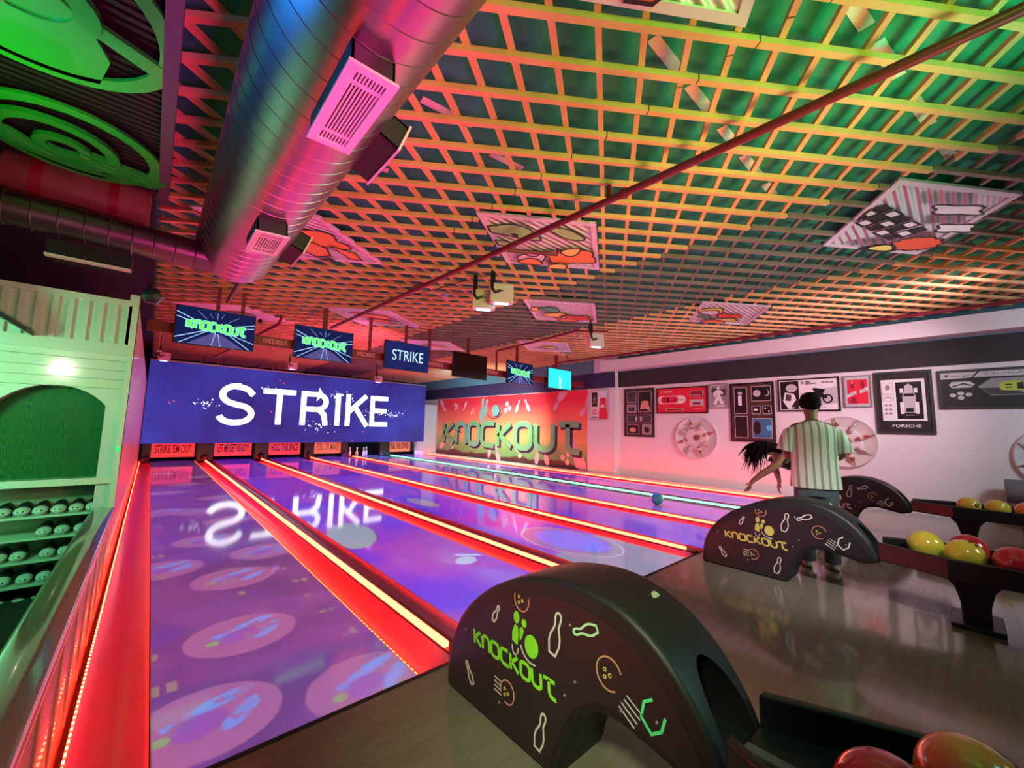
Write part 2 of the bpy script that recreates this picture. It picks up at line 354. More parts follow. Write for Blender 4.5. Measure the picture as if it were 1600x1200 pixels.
for i in range(6):
    t = MB().box(LL[i], YF, -0.1, LR[i], YE, 0.0).build('bowling_lane', m_lane)
    tag(t, '%s glossy bowling lane from the left, %s' % (ordn[i], LTXT[i]), 'bowling lane', 'bowling lanes')
    # gutter right of the lane
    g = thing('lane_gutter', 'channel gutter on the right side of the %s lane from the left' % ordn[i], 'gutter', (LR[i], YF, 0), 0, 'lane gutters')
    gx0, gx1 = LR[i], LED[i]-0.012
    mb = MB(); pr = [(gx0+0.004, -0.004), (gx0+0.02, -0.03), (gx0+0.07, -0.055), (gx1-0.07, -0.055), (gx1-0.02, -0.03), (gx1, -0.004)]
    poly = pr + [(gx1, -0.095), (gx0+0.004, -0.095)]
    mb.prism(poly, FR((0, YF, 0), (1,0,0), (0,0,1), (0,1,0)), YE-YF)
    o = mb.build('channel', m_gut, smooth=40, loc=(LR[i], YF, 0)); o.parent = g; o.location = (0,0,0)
    # divider with its light line
    d = thing('lane_divider', 'dark divider with a glowing %s light line right of the %s lane' % ('green' if i == 4 else 'red', ordn[i]), 'lane divider', (LED[i], YF, 0), 0, 'lit lane dividers')
    xr = LL[i+1]-0.16 if i < 5 else 9.79
    o = MB().box(LED[i]-0.012, YF+0.02, -0.095, xr, 16.56, 0.012).build('divider_cap', m_div, loc=(LED[i], YF, 0)); o.parent = d; o.location = (0,0,0)
    y = YF+0.12; mm = m_green if i == 4 else m_red
    while y < 16.4:
        y2 = min(y+2.42, 16.54)
        o = MB().box(LED[i]-0.012, y, 0.012, LED[i]+0.022, y2, 0.040).build('led_strip', mm, loc=(LED[i], YF, 0)); o.parent = d; o.location = (0,0,0)
        y = y2+0.035
    if i < 5:
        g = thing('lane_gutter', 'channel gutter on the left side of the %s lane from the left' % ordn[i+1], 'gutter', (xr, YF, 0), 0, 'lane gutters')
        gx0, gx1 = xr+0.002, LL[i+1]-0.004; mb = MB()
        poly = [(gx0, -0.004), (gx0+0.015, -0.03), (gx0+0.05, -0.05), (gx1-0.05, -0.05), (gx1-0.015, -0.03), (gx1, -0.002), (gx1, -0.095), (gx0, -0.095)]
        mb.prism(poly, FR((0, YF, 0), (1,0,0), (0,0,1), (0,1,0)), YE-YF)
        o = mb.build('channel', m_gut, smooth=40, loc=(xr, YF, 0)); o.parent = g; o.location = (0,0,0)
# thin dotted light line along the right edge of the first lane and the gutter by the half wall
def diodes(m, es, lo=0.12):
    N, L, b = nodes(m); tc = N.new('ShaderNodeTexCoord'); sp = N.new('ShaderNodeSeparateXYZ'); L.new(tc.outputs['Object'], sp.inputs[0])
    f = (E_(m.node_tree, sp.outputs[1])*22.0).op('FRACT').lt(0.5)*(es*(1-lo)) + es*lo; L.new(f.v, b.inputs['Emission Strength']); return m
def dotted(root, x, y0, y1, z, m):
    y = y0
    while y < y1:
        y2 = min(y+2.4, y1); o = MB().box(x-0.004, y, z, x+0.004, y2, z+0.008).build('led_strip', m, loc=root.location); o.parent = root; o.location = (0,0,0); y = y2+0.04
g = thing('edge_light', 'thin dotted amber light line along the right edge of the first lane', 'light strip', (1.222, YF, 0))
dotted(g, 1.222, YF+0.02, YE, -0.028, diodes(m_red2, 30))
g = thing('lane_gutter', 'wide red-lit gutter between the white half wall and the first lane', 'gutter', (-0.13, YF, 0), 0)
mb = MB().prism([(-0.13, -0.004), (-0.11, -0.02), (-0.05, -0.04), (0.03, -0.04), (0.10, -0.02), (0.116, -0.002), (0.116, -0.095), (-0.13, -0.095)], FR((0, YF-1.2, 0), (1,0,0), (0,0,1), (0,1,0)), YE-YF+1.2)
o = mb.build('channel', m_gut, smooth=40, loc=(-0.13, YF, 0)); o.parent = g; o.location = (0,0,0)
dotted(g, -0.134, YF-1.1, YE, 0.0, diodes(mat('edge_red_led', (0.2, 0, 0), 0.4, emit=(1.0, 0.03, 0.012), es=50), 80))
# foul line strip
tag(MB().box(0.12, 2.025, 0.0005, 9.8, 2.0495, 0.003).build('foul_line_strip', m_dark), 'thin dark joint strip between the wooden approach and the lanes', 'foul line')

# ------------------------------------------------------------------ projector light on the lanes
def lane_projector(i, lx, ly, lz, paint, E=1.0):
    l = bpy.data.lights.new('lane_projection', 'POINT'); l.shadow_soft_size = 0.004; l.energy = 250.0; l.color = (1,1,1); l.use_nodes = True
    nt = l.node_tree; em = nt.nodes['Emission']
    tc = nt.nodes.new('ShaderNodeTexCoord'); sp = nt.nodes.new('ShaderNodeSeparateXYZ'); nt.links.new(tc.outputs['Normal'], sp.inputs[0])
    nx, ny, nz = (E_(nt, sp.outputs[k]) for k in range(3))
    k = nz.op('ABSOLUTE').op('MAXIMUM', 0.02)
    X = (nx/nz)*(-lz) + lx; Y = (ny/nz)*(-lz) + ly
    inside = X.gt(LL[i]+0.003) * X.lt(LR[i]-0.003) * Y.gt(YF+0.004) * Y.lt(YE-0.02) * nz.lt(0.0)
    cmb = nt.nodes.new('ShaderNodeCombineXYZ'); nt.links.new(X.v, cmb.inputs[0]); nt.links.new(Y.v, cmb.inputs[1])
    col = paint(nt, X, Y, cmb.outputs[0])
    mul = inside * (E_(nt, 4*PI*lz*lz*E/250.0) / k.op('POWER', 3.0))
    nt.links.new(col, em.inputs['Color']); nt.links.new(mul.v, em.inputs['Strength'])
    o = bpy.data.objects.new('lane_projection', l); COL.objects.link(o); o.location = (lx, ly, lz)
def cloud(nt, vec, scale, lo, hi, stretch=(1,1,1), detail=4):
    mp = nt.nodes.new('ShaderNodeMapping'); mp.inputs['Scale'].default_value = stretch; nt.links.new(vec, mp.inputs[0])
    n = nt.nodes.new('ShaderNodeTexNoise'); n.inputs['Scale'].default_value = scale; n.inputs['Detail'].default_value = detail; nt.links.new(mp.outputs[0], n.inputs['Vector'])
    return E_(nt, n.outputs[0]).sm(lo, hi)
def ell(X, Y, cx, cy, rx, ry, ang=0):
    c, s = math.cos(math.radians(ang)), math.sin(math.radians(ang))
    dx = X-cx; dy = Y-cy
    a = (dx*c + dy*s)/rx; b = (dy*c - dx*s)/ry
    return (a*a + b*b).op('SQRT')
DISCS = [(0.56,3.15),(0.31,2.36),(0.98,2.17),(0.66,4.28),(0.20,4.87),(1.01,4.95),(0.59,5.77),(0.98,6.75),(0.28,7.83),(0.66,7.60),(1.03,8.8),(0.3,9.8),(0.66,10.9),(1.0,12.1),(0.3,13.2),(0.7,14.6)]
def paint1(nt, X, Y, v):
    c = mixc(nt, cloud(nt, v, 1.6, 0.35, 0.65), (0.15, 0.03, 0.38), (0.27, 0.07, 0.50))
    c = mixc(nt, cloud(nt, v, 2.3, 0.55, 0.72), c, (0.08, 0.03, 0.75))
    dmin = None; lx = None; ly = None
    for cx, cy in DISCS:
        q = ell(X, Y, cx, cy, 0.30, 0.27)
        m = q.lt(1.0); c = mixc(nt, m, c, (0.62, 0.20, 0.56))
    blob = None
    for cx, cy in DISCS:
        for ox, oy, rx, ry, an in ((0.06, 0.12, 0.15, 0.045, 20), (0.13, -0.03, 0.12, 0.05, 50), (-0.10, 0.02, 0.07, 0.035, -30)):
            q = ell(X, Y, cx+ox, cy+oy, rx, ry, an).lt(1.0); blob = q if blob is None else blob.op('MAXIMUM', q)
    rag = cloud(nt, v, 14, 0.40, 0.46, detail=1)
    c = mixc(nt, blob*rag, c, (0.26, 0.50, 1.35))
    bl2 = None; gr = None
    for cx, cy in DISCS[:9]:
        q = ell(X, Y, cx-0.02, cy-0.02, 0.11, 0.08, 30).lt(1.0); bl2 = q if bl2 is None else bl2.op('MAXIMUM', q)
        q = ell(X, Y, cx-0.16, cy-0.04, 0.035, 0.03).lt(1.0); gr = q if gr is None else gr.op('MAXIMUM', q)
    c = mixc(nt, bl2*0.8, c, (0.42, 0.10, 0.80)); c = mixc(nt, gr, c, (0.40, 0.75, 0.30))
    # pairs of dull yellow dashes
    fx = X.op('MULTIPLY', 2.2).op('FRACT'); fy = (Y*2.7).op('FRACT')
    pair = (fx.gt(0.25)*fx.lt(0.34)).op('MAXIMUM', fx.gt(0.40)*fx.lt(0.49)) * fy.gt(0.3) * fy.lt(0.58) * cloud(nt, v, 2.9, 0.52, 0.56, detail=1)
    c = mixc(nt, pair*0.55, c, (0.62, 0.60, 0.25))
    return c
def paintN(seed, extras=()):
    def f(nt, X, Y, v):
        mp = nt.nodes.new('ShaderNodeMapping'); mp.inputs['Location'].default_value = (seed*7.3, seed*3.1, seed); nt.links.new(v, mp.inputs[0]); v = mp.outputs[0]
        c = mixc(nt, cloud(nt, v, 0.9, 0.38, 0.60), (0.10, 0.005, 1.1), (0.48, 0.04, 0.78))
        c = mixc(nt, cloud(nt, v, 1.7, 0.52, 0.70, (1, 0.5, 1), 6)*0.6, c, (0.36, 0.30, 1.15))
        c = mixc(nt, cloud(nt, v, 0.6, 0.55, 0.8)*0.6, c, (0.05, 0.03, 0.8))
        vo = nt.nodes.new('ShaderNodeTexVoronoi'); vo.inputs['Scale'].default_value = 3.4; nt.links.new(v, vo.inputs['Vector'])
        c = mixc(nt, E_(nt, vo.outputs['Distance']).lt(0.03), c, (1.6, 1.5, 2.0))
        for e in extras: c = e(nt, X, Y, c)
        return c
    return f
def ex_disc(cx, cy, rx, ry, col, an=0):
    return lambda nt, X, Y, c: mixc(nt, ell(X, Y, cx, cy, rx, ry, an).lt(1.0), c, col)
def ex_ring(cx, cy, rx, ry, col, an=0, w_=0.03):
    def f(nt, X, Y, c):
        q = ell(X, Y, cx, cy, rx, ry, an); return mixc(nt, q.gt(1.0)*q.lt(1.0+w_), c, col)
    return f
def ex_near(y, col):
    return lambda nt, X, Y, c: mixc(nt, (Y + ell(X, Y, 4.3, 3.0, 1.0, 1.0)*0.35).lt(y), c, col)
P_Y, P_Z = 5.6, 2.95
lane_projector(0, 0.66, P_Y, P_Z, paint1, 4.2)
lane_projector(1, 2.24, P_Y, P_Z, paintN(1, [ex_disc(1.95, 5.05, 0.27, 0.62, (0.40, 0.62, 0.62), -12), ex_disc(2.5, 3.42, 0.13, 0.10, (0.55, 0.85, 1.2), 30), ex_disc(2.62, 3.55, 0.16, 0.035, (0.55, 0.9, 1.25), -35)]), 5.6)
lane_projector(2, 3.86, P_Y, P_Z, paintN(2, [ex_near(3.3, (0.36, 0.42, 0.62)), ex_disc(3.9, 3.35, 0.42, 0.66, (0.30, 0.26, 0.72)), ex_disc(3.93, 3.25, 0.33, 0.52, (0.16, 0.30, 1.5)), ex_ring(3.9, 3.25, 0.43, 0.70, (1.0, 1.0, 1.3), 0, 0.02), ex_disc(3.68, 6.4, 0.16, 0.5, (0.40, 0.35, 0.55))]), 5.6)
lane_projector(3, 5.44, P_Y, P_Z, paintN(3), 5.2)
lane_projector(4, 7.07, P_Y, P_Z, paintN(4), 5)
lane_projector(5, 8.89, P_Y, P_Z, paintN(5), 5)

# ------------------------------------------------------------------ spiral duct with grilles
m_duct = mat('galvanised_duct', (0.42, 0.34, 0.40), 0.3, 1.0)
m_grille = mat('white_grille_metal', (0.80, 0.82, 0.78), 0.5)
DX, DZ, DR = 0.485, 3.04, 0.325
duct = thing('spiral_duct', 'large silver spiral air duct running along the ceiling towards the big screen', 'air duct', (DX, -3.5, DZ))
def P_(o, root):
    o.parent = root; o.location = Vector(o.location) - root.location; return o
prof = []; yy = 0.0
L_ = 8.2
while yy < L_:
    prof += [(DR, yy), (DR, yy+0.128), (DR-0.005, yy+0.129), (DR-0.005, yy+0.133)]; yy += 0.135
prof += [(DR, L_), (DR-0.05, L_+0.02), (0.02, L_+0.03)]
P_(MB().lathe(prof, (DX, -3.5, DZ), 64, (0,1,0)).build('tube', m_duct, smooth=50, loc=(DX, -3.5, DZ)), duct)
for y in (-2.2, 0.95):
    P_(MB().lathe([(DR+0.001, 0), (DR+0.009, 0.003), (DR+0.009, 0.022), (DR+0.001, 0.025)], (DX, y, DZ), 64, (0,1,0)).build('clamp_band', m_duct, smooth=50, loc=(DX, y, DZ)), duct)
def grille(y0, y1, ang, wid, label, slats=9, deep=0.10):
    """air outlet on the duct: collar, frame and slats; ang turns it around the duct axis from straight down"""
    a = math.radians(ang); n = Vector((math.sin(a), 0, -math.cos(a))); u = Vector((math.cos(a), 0, math.sin(a))); v = Vector((0,1,0))
    c = Vector((DX, (y0+y1)/2, DZ)) + n*(DR-0.02)
    t = thing('air_grille', label, 'air grille', c, group=None)
    fr = FR(c, u, v, n); hl = (y1-y0)/2; hw = wid/2
    mb = MB()
    for a0, b0, a1, b1 in ((-hw, -hl, -hw+0.01, hl), (hw-0.01, -hl, hw, hl), (-hw, -hl, hw, -hl+0.01), (-hw, hl-0.01, hw, hl)):
        mb.prism([(a0,b0),(a1,b0),(a1,b1),(a0,b1)], fr, deep)
    P_(mb.build('collar', mat('black_collar_metal', (0.02,0.02,0.022), 0.5), loc=c), t)
    mb = MB(); k = 0.022
    for a0, b0, a1, b1 in ((-hw-0.012, -hl-0.012, -hw+k, hl+0.012), (hw-k, -hl-0.012, hw+0.012, hl+0.012), (-hw+k, -hl-0.012, hw-k, -hl+k), (-hw+k, hl-k, hw-k, hl+0.012)):
        mb.prism([(a0,b0),(a1,b0),(a1,b1),(a0,b1)], fr, 0.012, deep)
    P_(mb.build('frame', m_grille, loc=c), t)
    mb = MB(); w_ = (wid-2*k)/slats
    for i in range(slats):
        x = -hw+k+w_*(i+0.2); mb.prism([(x,-hl+k),(x+w_*0.55,-hl+k),(x+w_*0.55,hl-k),(x,hl-k)], fr, 0.008, deep-0.004)
    for q in (-hl+0.085, hl-0.085): mb.prism([(-hw+k,q-0.008),(hw-k,q-0.008),(hw-k,q+0.008),(-hw+k,q+0.008)], fr, 0.006, deep)
    P_(mb.build('slats', m_grille, loc=c), t)
    P_(MB().prism([(-hw+0.01,-hl+0.01),(hw-0.01,-hl+0.01),(hw-0.01,hl-0.01),(-hw+0.01,hl-0.01)], fr, 0.004, deep-0.05).build('backing', m_black, loc=c), t)
    return t
grille(1.36, 1.86, 2, 0.165, 'white slotted air grille on the underside of the duct, nearest the camera')
grille(3.08, 3.48, 4, 0.185, 'white slotted air grille on the underside of the duct near its far end')
grille(1.92, 2.32, 70, 0.16, 'magenta-lit air grille box on the right flank of the duct, nearer one', deep=0.12)
grille(3.72, 4.12, 70, 0.16, 'magenta-lit air grille box on the right flank of the duct, beside the duct end', deep=0.12)
# branch ducts going left
t = thing('branch_duct', 'dark round branch duct leaving the big duct towards the left', 'air duct', (0.2, 4.62, 2.86))
prof = []; xx = 0.0
while xx < 1.6: prof += [(0.13, xx), (0.13, xx+0.125), (0.136, xx+0.13), (0.13, xx+0.135)]; xx += 0.138
P_(MB().lathe(prof, (0.3, 4.60, 2.86), 32, (-1,0,0.02)).build('tube', mat('dull_duct', (0.22,0.22,0.22), 0.38, 0.9), smooth=50, loc=(0.2, 4.62, 2.86)), t)
t = thing('insulated_duct', 'thick brown wrapped duct with red bands behind the dark ribbed canopy', 'air duct', (-0.6, 4.72, 3.2))
P_(MB().lathe([(0.02,0),(0.16,0.0),(0.175,0.02),(0.175,0.80),(0.16,0.82),(0.02,0.82)], (-0.17, 4.72, 3.19), 32, (-1,0,0)).build('wrapped_tube', noisy(mat('brown_wrap', rough=0.5), (0.30,0.13,0.09), (0.42,0.2,0.14), 5, 3), smooth=40, loc=(-0.6, 4.72, 3.2)), t)
for x in (-0.36, -0.78): P_(MB().lathe([(0.178,0),(0.181,0.0),(0.181,0.06),(0.178,0.06)], (x, 4.72, 3.19), 32, (-1,0,0)).build('red_band', mat('red_tape', (0.35,0.03,0.03), 0.5), smooth=40, loc=(-0.6, 4.72, 3.2)), t)
P_(MB().box(-0.60,4.70,3.35,-0.57,4.74,3.5).build('hanger', m_dark, loc=t.location), t)
t = thing('ceiling_air_unit', 'long white slot air outlet under the branch duct above the arched wall', 'air outlet', (-0.48, 4.8, 2.6))
P_(MB().box(-0.72, 4.62, 2.60, -0.235, 4.86, 2.72).build('housing', m_dark, loc=(-0.48, 4.8, 2.6)), t)
P_(MB().box(-0.72, 4.60, 2.585, -0.235, 4.66, 2.60).build('outlet_lip', m_grille, loc=(-0.48, 4.8, 2.6)), t)

# ------------------------------------------------------------------ dark ribbed canopy with green cut-out emblems
mb = MB(); y = -3.0
while y < 4.42: mb.box(-4.4, y, 3.235, -0.115, y+0.03, 3.262); y += 0.055
can = thing('ribbed_canopy', 'dark ribbed metal canopy over the left side of the hall', 'ceiling canopy', (-2.2, 0.7, 3.26)); can['kind'] = 'structure'
P_(MB().box(-4.4, -3.0, 3.262, -0.115, 4.42, 3.28).build('sheet', m_dark, loc=(-2.2, 0.7, 3.26)), can)
P_(mb.build('ribs', mat('black_ribs', (0.010,0.010,0.011), 0.5), loc=(-2.2, 0.7, 3.26)), can)
P_(MB().box(-0.115, -3.0, 3.18, -0.05, 4.42, 3.30).build('edge_beam', mat('purple_grey_beam', (0.10,0.06,0.11), 0.5), loc=(-2.2, 0.7, 3.26)), can)
m_lime = mat('green_acrylic', (0.02, 0.55, 0.05), 0.25, coat=0.6)
def emblem(cx, cy, r, label, style):
    t = thing('cutout_emblem', label, 'emblem', (cx, cy, 3.19)); fr = FR((cx, cy, 3.205), (1,0,0), (0,1,0), (0,0,-1)); T = 0.02
    P_(MB().stroke([(r*math.cos(2*PI*k/48), r*math.sin(2*PI*k/48)) for k in range(48)], 0.075, fr, T, closed=True).build('outer_ring', m_lime, loc=t.location), t)
    if style == 0:
        poly = [(r*0.99*math.cos(math.radians(a)), r*0.99*math.sin(math.radians(a))) for a in range(62, 178, 8)] + [(-0.30, -0.02), (-0.12, -0.16), (0.10, -0.12), (0.24, 0.04), (0.30, 0.24)]
        P_(MB().prism(poly, fr, T).build('body_plate', m_lime, loc=t.location), t)
        P_(MB().stroke(arc(0.02, -0.02, 0.22, 0, 350, 30, 0.19), 0.09, fr, T+0.012, closed=True).build('inner_ring', m_lime, loc=t.location), t)
        P_(MB().prism([(0.20,0.05),(0.26,-0.02),(r,0.10),(r-0.04,0.2)], fr, T+0.004).build('spoke', m_lime, loc=t.location), t)
    else:
        P_(MB().stroke(arc(-0.08, 0.04, 0.27, 0, 352, 34, 0.26), 0.07, fr, T+0.01, closed=True).build('inner_ring', m_lime, loc=t.location), t)
        P_(MB().stroke(arc(-0.06, 0.08, 0.11, 0, 350, 24, 0.10), 0.06, fr, T+0.01, closed=True).build('hub_ring', m_lime, loc=t.location), t)
        P_(MB().prism([(r*0.98*math.cos(math.radians(a)), r*0.98*math.sin(math.radians(a))) for a in range(70, 190, 8)]+[(-0.26,0.10),(-0.10,0.28),(0.08,0.30)], fr, T).build('body_plate', m_lime, loc=t.location), t)
        for k, dy in enumerate((-0.02, 0.06, 0.13)):
            P_(MB().prism([(0.02,0.06+dy),(0.03,0.115+dy),(r+0.02-0.03*k,0.21+dy*0.75),(r+0.07-0.03*k,0.17+dy*0.75)], fr, T+0.012).build('streak', m_lime, loc=t.location), t)
    return t
emblem(-0.62, 2.60, 0.53, 'bright green round cut-out emblem on the dark canopy, the larger one near the top', 0)
emblem(-0.55, 3.90, 0.42, 'green round cut-out emblem with streaks on the dark canopy beside the brown duct', 1)

# ------------------------------------------------------------------ arched white wall with shoe shelves, half wall
AY = 4.95
fr = FR((0, AY, 0), (1,0,0), (0,0,1), (0,-1,0))
arch = [(-3.6, 0.84)] ; ac = -0.60; ar = 0.385
hole = [(ac-ar, 0.84)] + [(ac+ar*math.cos(math.radians(180-k*9)), 1.19+0.42*math.sin(math.radians(180-k*9))) for k in range(21)] + [(ac+ar, 0.84)]
aw = thing('arched_wall', 'glossy white panelled wall with an arched green screen opening above the shoe shelves', 'wall panel', (-1.6, AY, 0)); aw['kind'] = 'structure'
mb = MB()
mb.prism([(-3.6, 0.84), (ac-ar, 0.84)] + hole[1:11] + [(ac-ar*0.0, 1.61), (ac, 2.0), (-3.6, 2.0)], fr, -0.12)
mb.prism([(ac, 1.61)] + hole[12:] + [(-0.166, 0.84), (-0.166, 2.0), (ac, 2.0)], fr, -0.12)
P_(mb.build('front_panel', m_gloss_white, loc=aw.location), aw)
mb = MB()
for z in (1.60, 1.68, 1.76, 1.845): mb.box(-3.6, AY-0.004, z, -0.17, AY+0.001, z+0.004)
P_(mb.build('board_joints', mat('joint_shadow', (0.25,0.26,0.24), 0.6), loc=aw.location), aw)  # grey lines along the board joints
# ribbed green film inside the arch
mfilm = mat('green_ribbed_film', (0.02, 0.16, 0.05), 0.25, coat=0.5)
N, L, b = nodes(mfilm); tc = N.new('ShaderNodeTexCoord'); wv = N.new('ShaderNodeTexWave'); wv.wave_type = 'BANDS'; wv.bands_direction = 'X'; wv.inputs['Scale'].default_value = 32
bp = N.new('ShaderNodeBump'); bp.inputs['Strength'].default_value = 0.8; bp.inputs['Distance'].default_value = 0.01
L.new(tc.outputs['Object'], wv.inputs['Vector']); L.new(wv.outputs['Fac'], bp.inputs['Height']); L.new(bp.outputs[0], b.inputs['Normal'])
P_(MB().box(ac-0.5, AY+0.13, 0.84, ac+0.42, AY+0.15, 1.7).build('ribbed_film', mfilm, loc=aw.location), aw)
# cornice with recessed panels above
mb = MB(); mb.box(-3.6, AY, 2.0, -0.166, AY+0.12, 2.40); mb.box(-3.6, AY-0.03, 2.35, -0.166, AY, 2.40); mb.box(-3.6, AY-0.03, 1.90, -0.166, AY, 1.94); mb.box(-3.6, AY-0.02, 1.94, -0.166, AY, 2.0)
mb.box(-0.23, AY-0.025, 1.94, -0.166, AY, 2.46)
x = -3.5
while x < -0.24: mb.box(x, AY-0.025, 2.0, x+0.035, AY, 2.35); x += 0.088
P_(mb.build('balustrade_panels', m_gloss_white, loc=aw.location), aw)
P_(MB().box(-0.205, AY-0.02, 0.0, -0.166, AY+0.12, 2.46).build('corner_post', m_gloss_white, loc=aw.location), aw)
P_(MB().box(-3.6, AY-0.012, 0.785, -0.205, AY+0.14, 0.84).build('arch_sill', m_gloss_white, loc=aw.location), aw)
struct(MB().box(-0.30, AY+0.02, -0.1, -0.17, 16.9, 2.40).build('wall_left', mat('pink_lit_wall_paint', (0.70, 0.64, 0.68), 0.3, coat=0.3)))
# shelves with bowling shoes (level of the shoe floor is lower than the lanes)
m_shelf = mat('white_shelf', (0.55, 0.66, 0.55), 0.5)
sh = thing('shoe_shelf', 'open white shelving with bowling shoes under the arched opening', 'shelf', (-1.9, AY+0.2, -0.2))
P_(MB().box(-3.6, AY+0.32, -0.5, -0.205, AY+0.34, 0.785).build('back_panel', m_shelf, loc=sh.location), sh)
P_(MB().box(-0.225, AY+0.0, -0.5, -0.205, AY+0.32, 0.785).build('side_panel', m_shelf, loc=sh.location), sh)
SZ = [0.555, 0.385, 0.21, 0.03, -0.155]
for z in SZ: P_(MB().box(-3.6, AY+0.02, z-0.018, -0.225, AY+0.32, z).build('shelf_board', m_shelf, loc=sh.location), sh)
m_shoe_w = mat('white_shoe_leather', (0.66, 0.68, 0.64), 0.4); m_shoe_b = mat('black_shoe_leather', (0.01, 0.01, 0.012), 0.5); m_sole = mat('grey_sole', (0.3, 0.32, 0.3), 0.6); m_mark = mat('dark_mark', (0.03,0.03,0.03), 0.6)
def shoe_parts(t):
    def loft(secs, n=14):
        mb = MB(); vs = []
        for y, w_, h0, h1 in secs:
            for k in range(n):
                a = 2*PI*k/n; vs.append((w_*math.cos(a), y, (h0+h1)/2 + (h1-h0)/2*math.sin(a)*(1 if math.sin(a) > 0 else 1)))
        m = len(secs); fs = [(i*n+k, i*n+(k+1) % n, (i+1)*n+(k+1) % n, (i+1)*n+k) for i in range(m-1) for k in range(n)] + [tuple(range(n))[::-1], tuple(range((m-1)*n, m*n))]
        return mb.add(vs, fs)
    P_(loft([(-0.002,0.018,0.012,0.03),(0.01,0.034,0.008,0.044),(0.035,0.043,0.006,0.055),(0.07,0.044,0.006,0.064),(0.10,0.041,0.006,0.07)]).build('toe_cap', m_shoe_w, t, smooth=60), t).location = (0,0,0)
    P_(loft([(0.075,0.036,0.02,0.078),(0.11,0.040,0.006,0.088),(0.16,0.036,0.006,0.092),(0.21,0.035,0.006,0.088),(0.25,0.030,0.008,0.085),(0.262,0.015,0.01,0.06)]).build('upper', m_shoe_b, t, smooth=60), t).location = (0,0,0)
    P_(loft([(-0.006,0.02,0.0,0.008),(0.01,0.038,0.0,0.012),(0.06,0.047,0.0,0.013),(0.12,0.040,0.0,0.013),(0.2,0.037,0.0,0.014),(0.26,0.025,0.0,0.012)]).build('sole', m_sole, t, smooth=60), t).location = (0,0,0)
    mk = MB(); mk.ball((-0.014, 0.004, 0.037), 0.005, 8); mk.ball((0.012, 0.002, 0.038), 0.006, 8); mk.tube([(-0.016,-0.001,0.026),(0.0,-0.003,0.021),(0.016,0.0,0.028)], 0.0022, 6)
    P_(mk.build('size_print', m_mark, t), t).location = (0,0,0)
def copy_tree(o, parent=None):
    c = o.copy(); COL.objects.link(c)
    if parent is not None: c.parent = parent
    for ch in [x for x in bpy.data.objects if x.parent == o]: copy_tree(ch, c)
    return c
s0 = thing('bowling_shoe', '', 'shoe'); shoe_parts(s0)
rows = [[-0.815,-0.716,-0.619,-0.52,-0.42,-0.322], [-0.585,-0.485,-0.375], [-0.80,-0.702,-0.55,-0.451], [-0.765,-0.652,-0.55,-0.45], [-0.77,-0.67,-0.57,-0.47]]
rn = ['top', 'second', 'third', 'fourth', 'bottom']; first = True
cnt = {6: ['leftmost', 'second from the left', 'third from the left', 'fourth from the left', 'fifth from the left', 'rightmost'], 3: ['leftmost', 'middle', 'rightmost'], 4: ['leftmost', 'second from the left', 'third from the left', 'rightmost']}
for r, xs in enumerate(rows):
    for j, x in enumerate(xs):
        o = s0 if first else copy_tree(s0); first = False
        o.location = (x+0.02, AY+0.035, SZ[r]+0.001); o.rotation_euler = (0, 0, 0)
        o['label'] = 'black bowling shoe with white toe, %s on the %s shelf' % (cnt[len(xs)][j], rn[r]); o['group'] = 'bowling shoes on the green-lit shelves'
# small spotlight over the arch
t = thing('wall_spotlight', 'small round glowing spotlight on the white wall above the arch', 'spotlight', (-0.577, AY-0.02, 1.735))
P_(MB().lathe([(0.012,0),(0.02,0.004),(0.02,0.02),(0.012,0.024)], (-0.577, AY-0.024, 1.735), 20, (0,1,0)).build('bezel', m_grille, smooth=40, loc=t.location), t)
P_(MB().ball((-0.577, AY-0.024, 1.735), 0.012, 12).build('bulb', mat('warm_bulb', (1,1,1), 0.4, emit=(1.0,0.85,0.7), es=30), smooth=60, loc=t.location), t)
t = tag(MB().box(-0.195, AY-0.032, 1.06, -0.176, AY-0.022, 1.10).build('exit_indicator', mat('green_indicator', (0,0.3,0.02), 0.4, emit=(0.02,1.0,0.15), es=1.3)), 'tiny square green indicator light on the white corner post', 'indicator light')
# awning corner far left
t = thing('awning', 'dark green slatted awning jutting in at the far left above the arch wall', 'awning', (-1.0, 4.4, 2.2))
mb = MB(); mb.add([(-1.25,4.2,2.34),(-0.76,4.70,2.02),(-0.76,4.93,2.02),(-1.25,4.93,2.34),(-1.25,4.2,2.30),(-0.76,4.70,1.985),(-0.76,4.93,1.985),(-1.25,4.93,2.30)], [(0,1,2,3),(7,6,5,4),(0,4,5,1),(1,5,6,2),(2,6,7,3),(3,7,4,0)])
P_(mb.build('roof_slope', mat('dark_green_paint', (0.01,0.06,0.04), 0.4), loc=t.location, fix=True), t)
# half wall beside the first lane
hw = thing('half_wall', 'low white half wall with a glossy rounded cap along the first lane', 'half wall', (-0.2, 3.0, 0)); hw['kind'] = 'structure'
mb = MB().prism([(-0.29,-0.1),(-0.17,-0.1),(-0.168,0.52),(-0.29,0.52)], FR((0,0.2,0), (1,0,0), (0,0,1), (0,1,0)), AY-0.2)
P_(mb.build('panel', mat('cream_half_wall', (0.62,0.56,0.5), 0.3, coat=0.4), loc=hw.location), hw)
cap = [(-0.30,0.52),(-0.166,0.52),(-0.158,0.53),(-0.155,0.56),(-0.158,0.575),(-0.168,0.585),(-0.285,0.585),(-0.298,0.578),(-0.305,0.565),(-0.308,0.535)]
P_(MB().prism(cap, FR((0,0.2,0), (1,0,0), (0,0,1), (0,1,0)), AY-0.2).build('cap', mat('grey_gloss_cap', (0.42,0.44,0.46), 0.12, coat=0.6), smooth=50, loc=hw.location), hw)
mb = MB(); y = 0.6
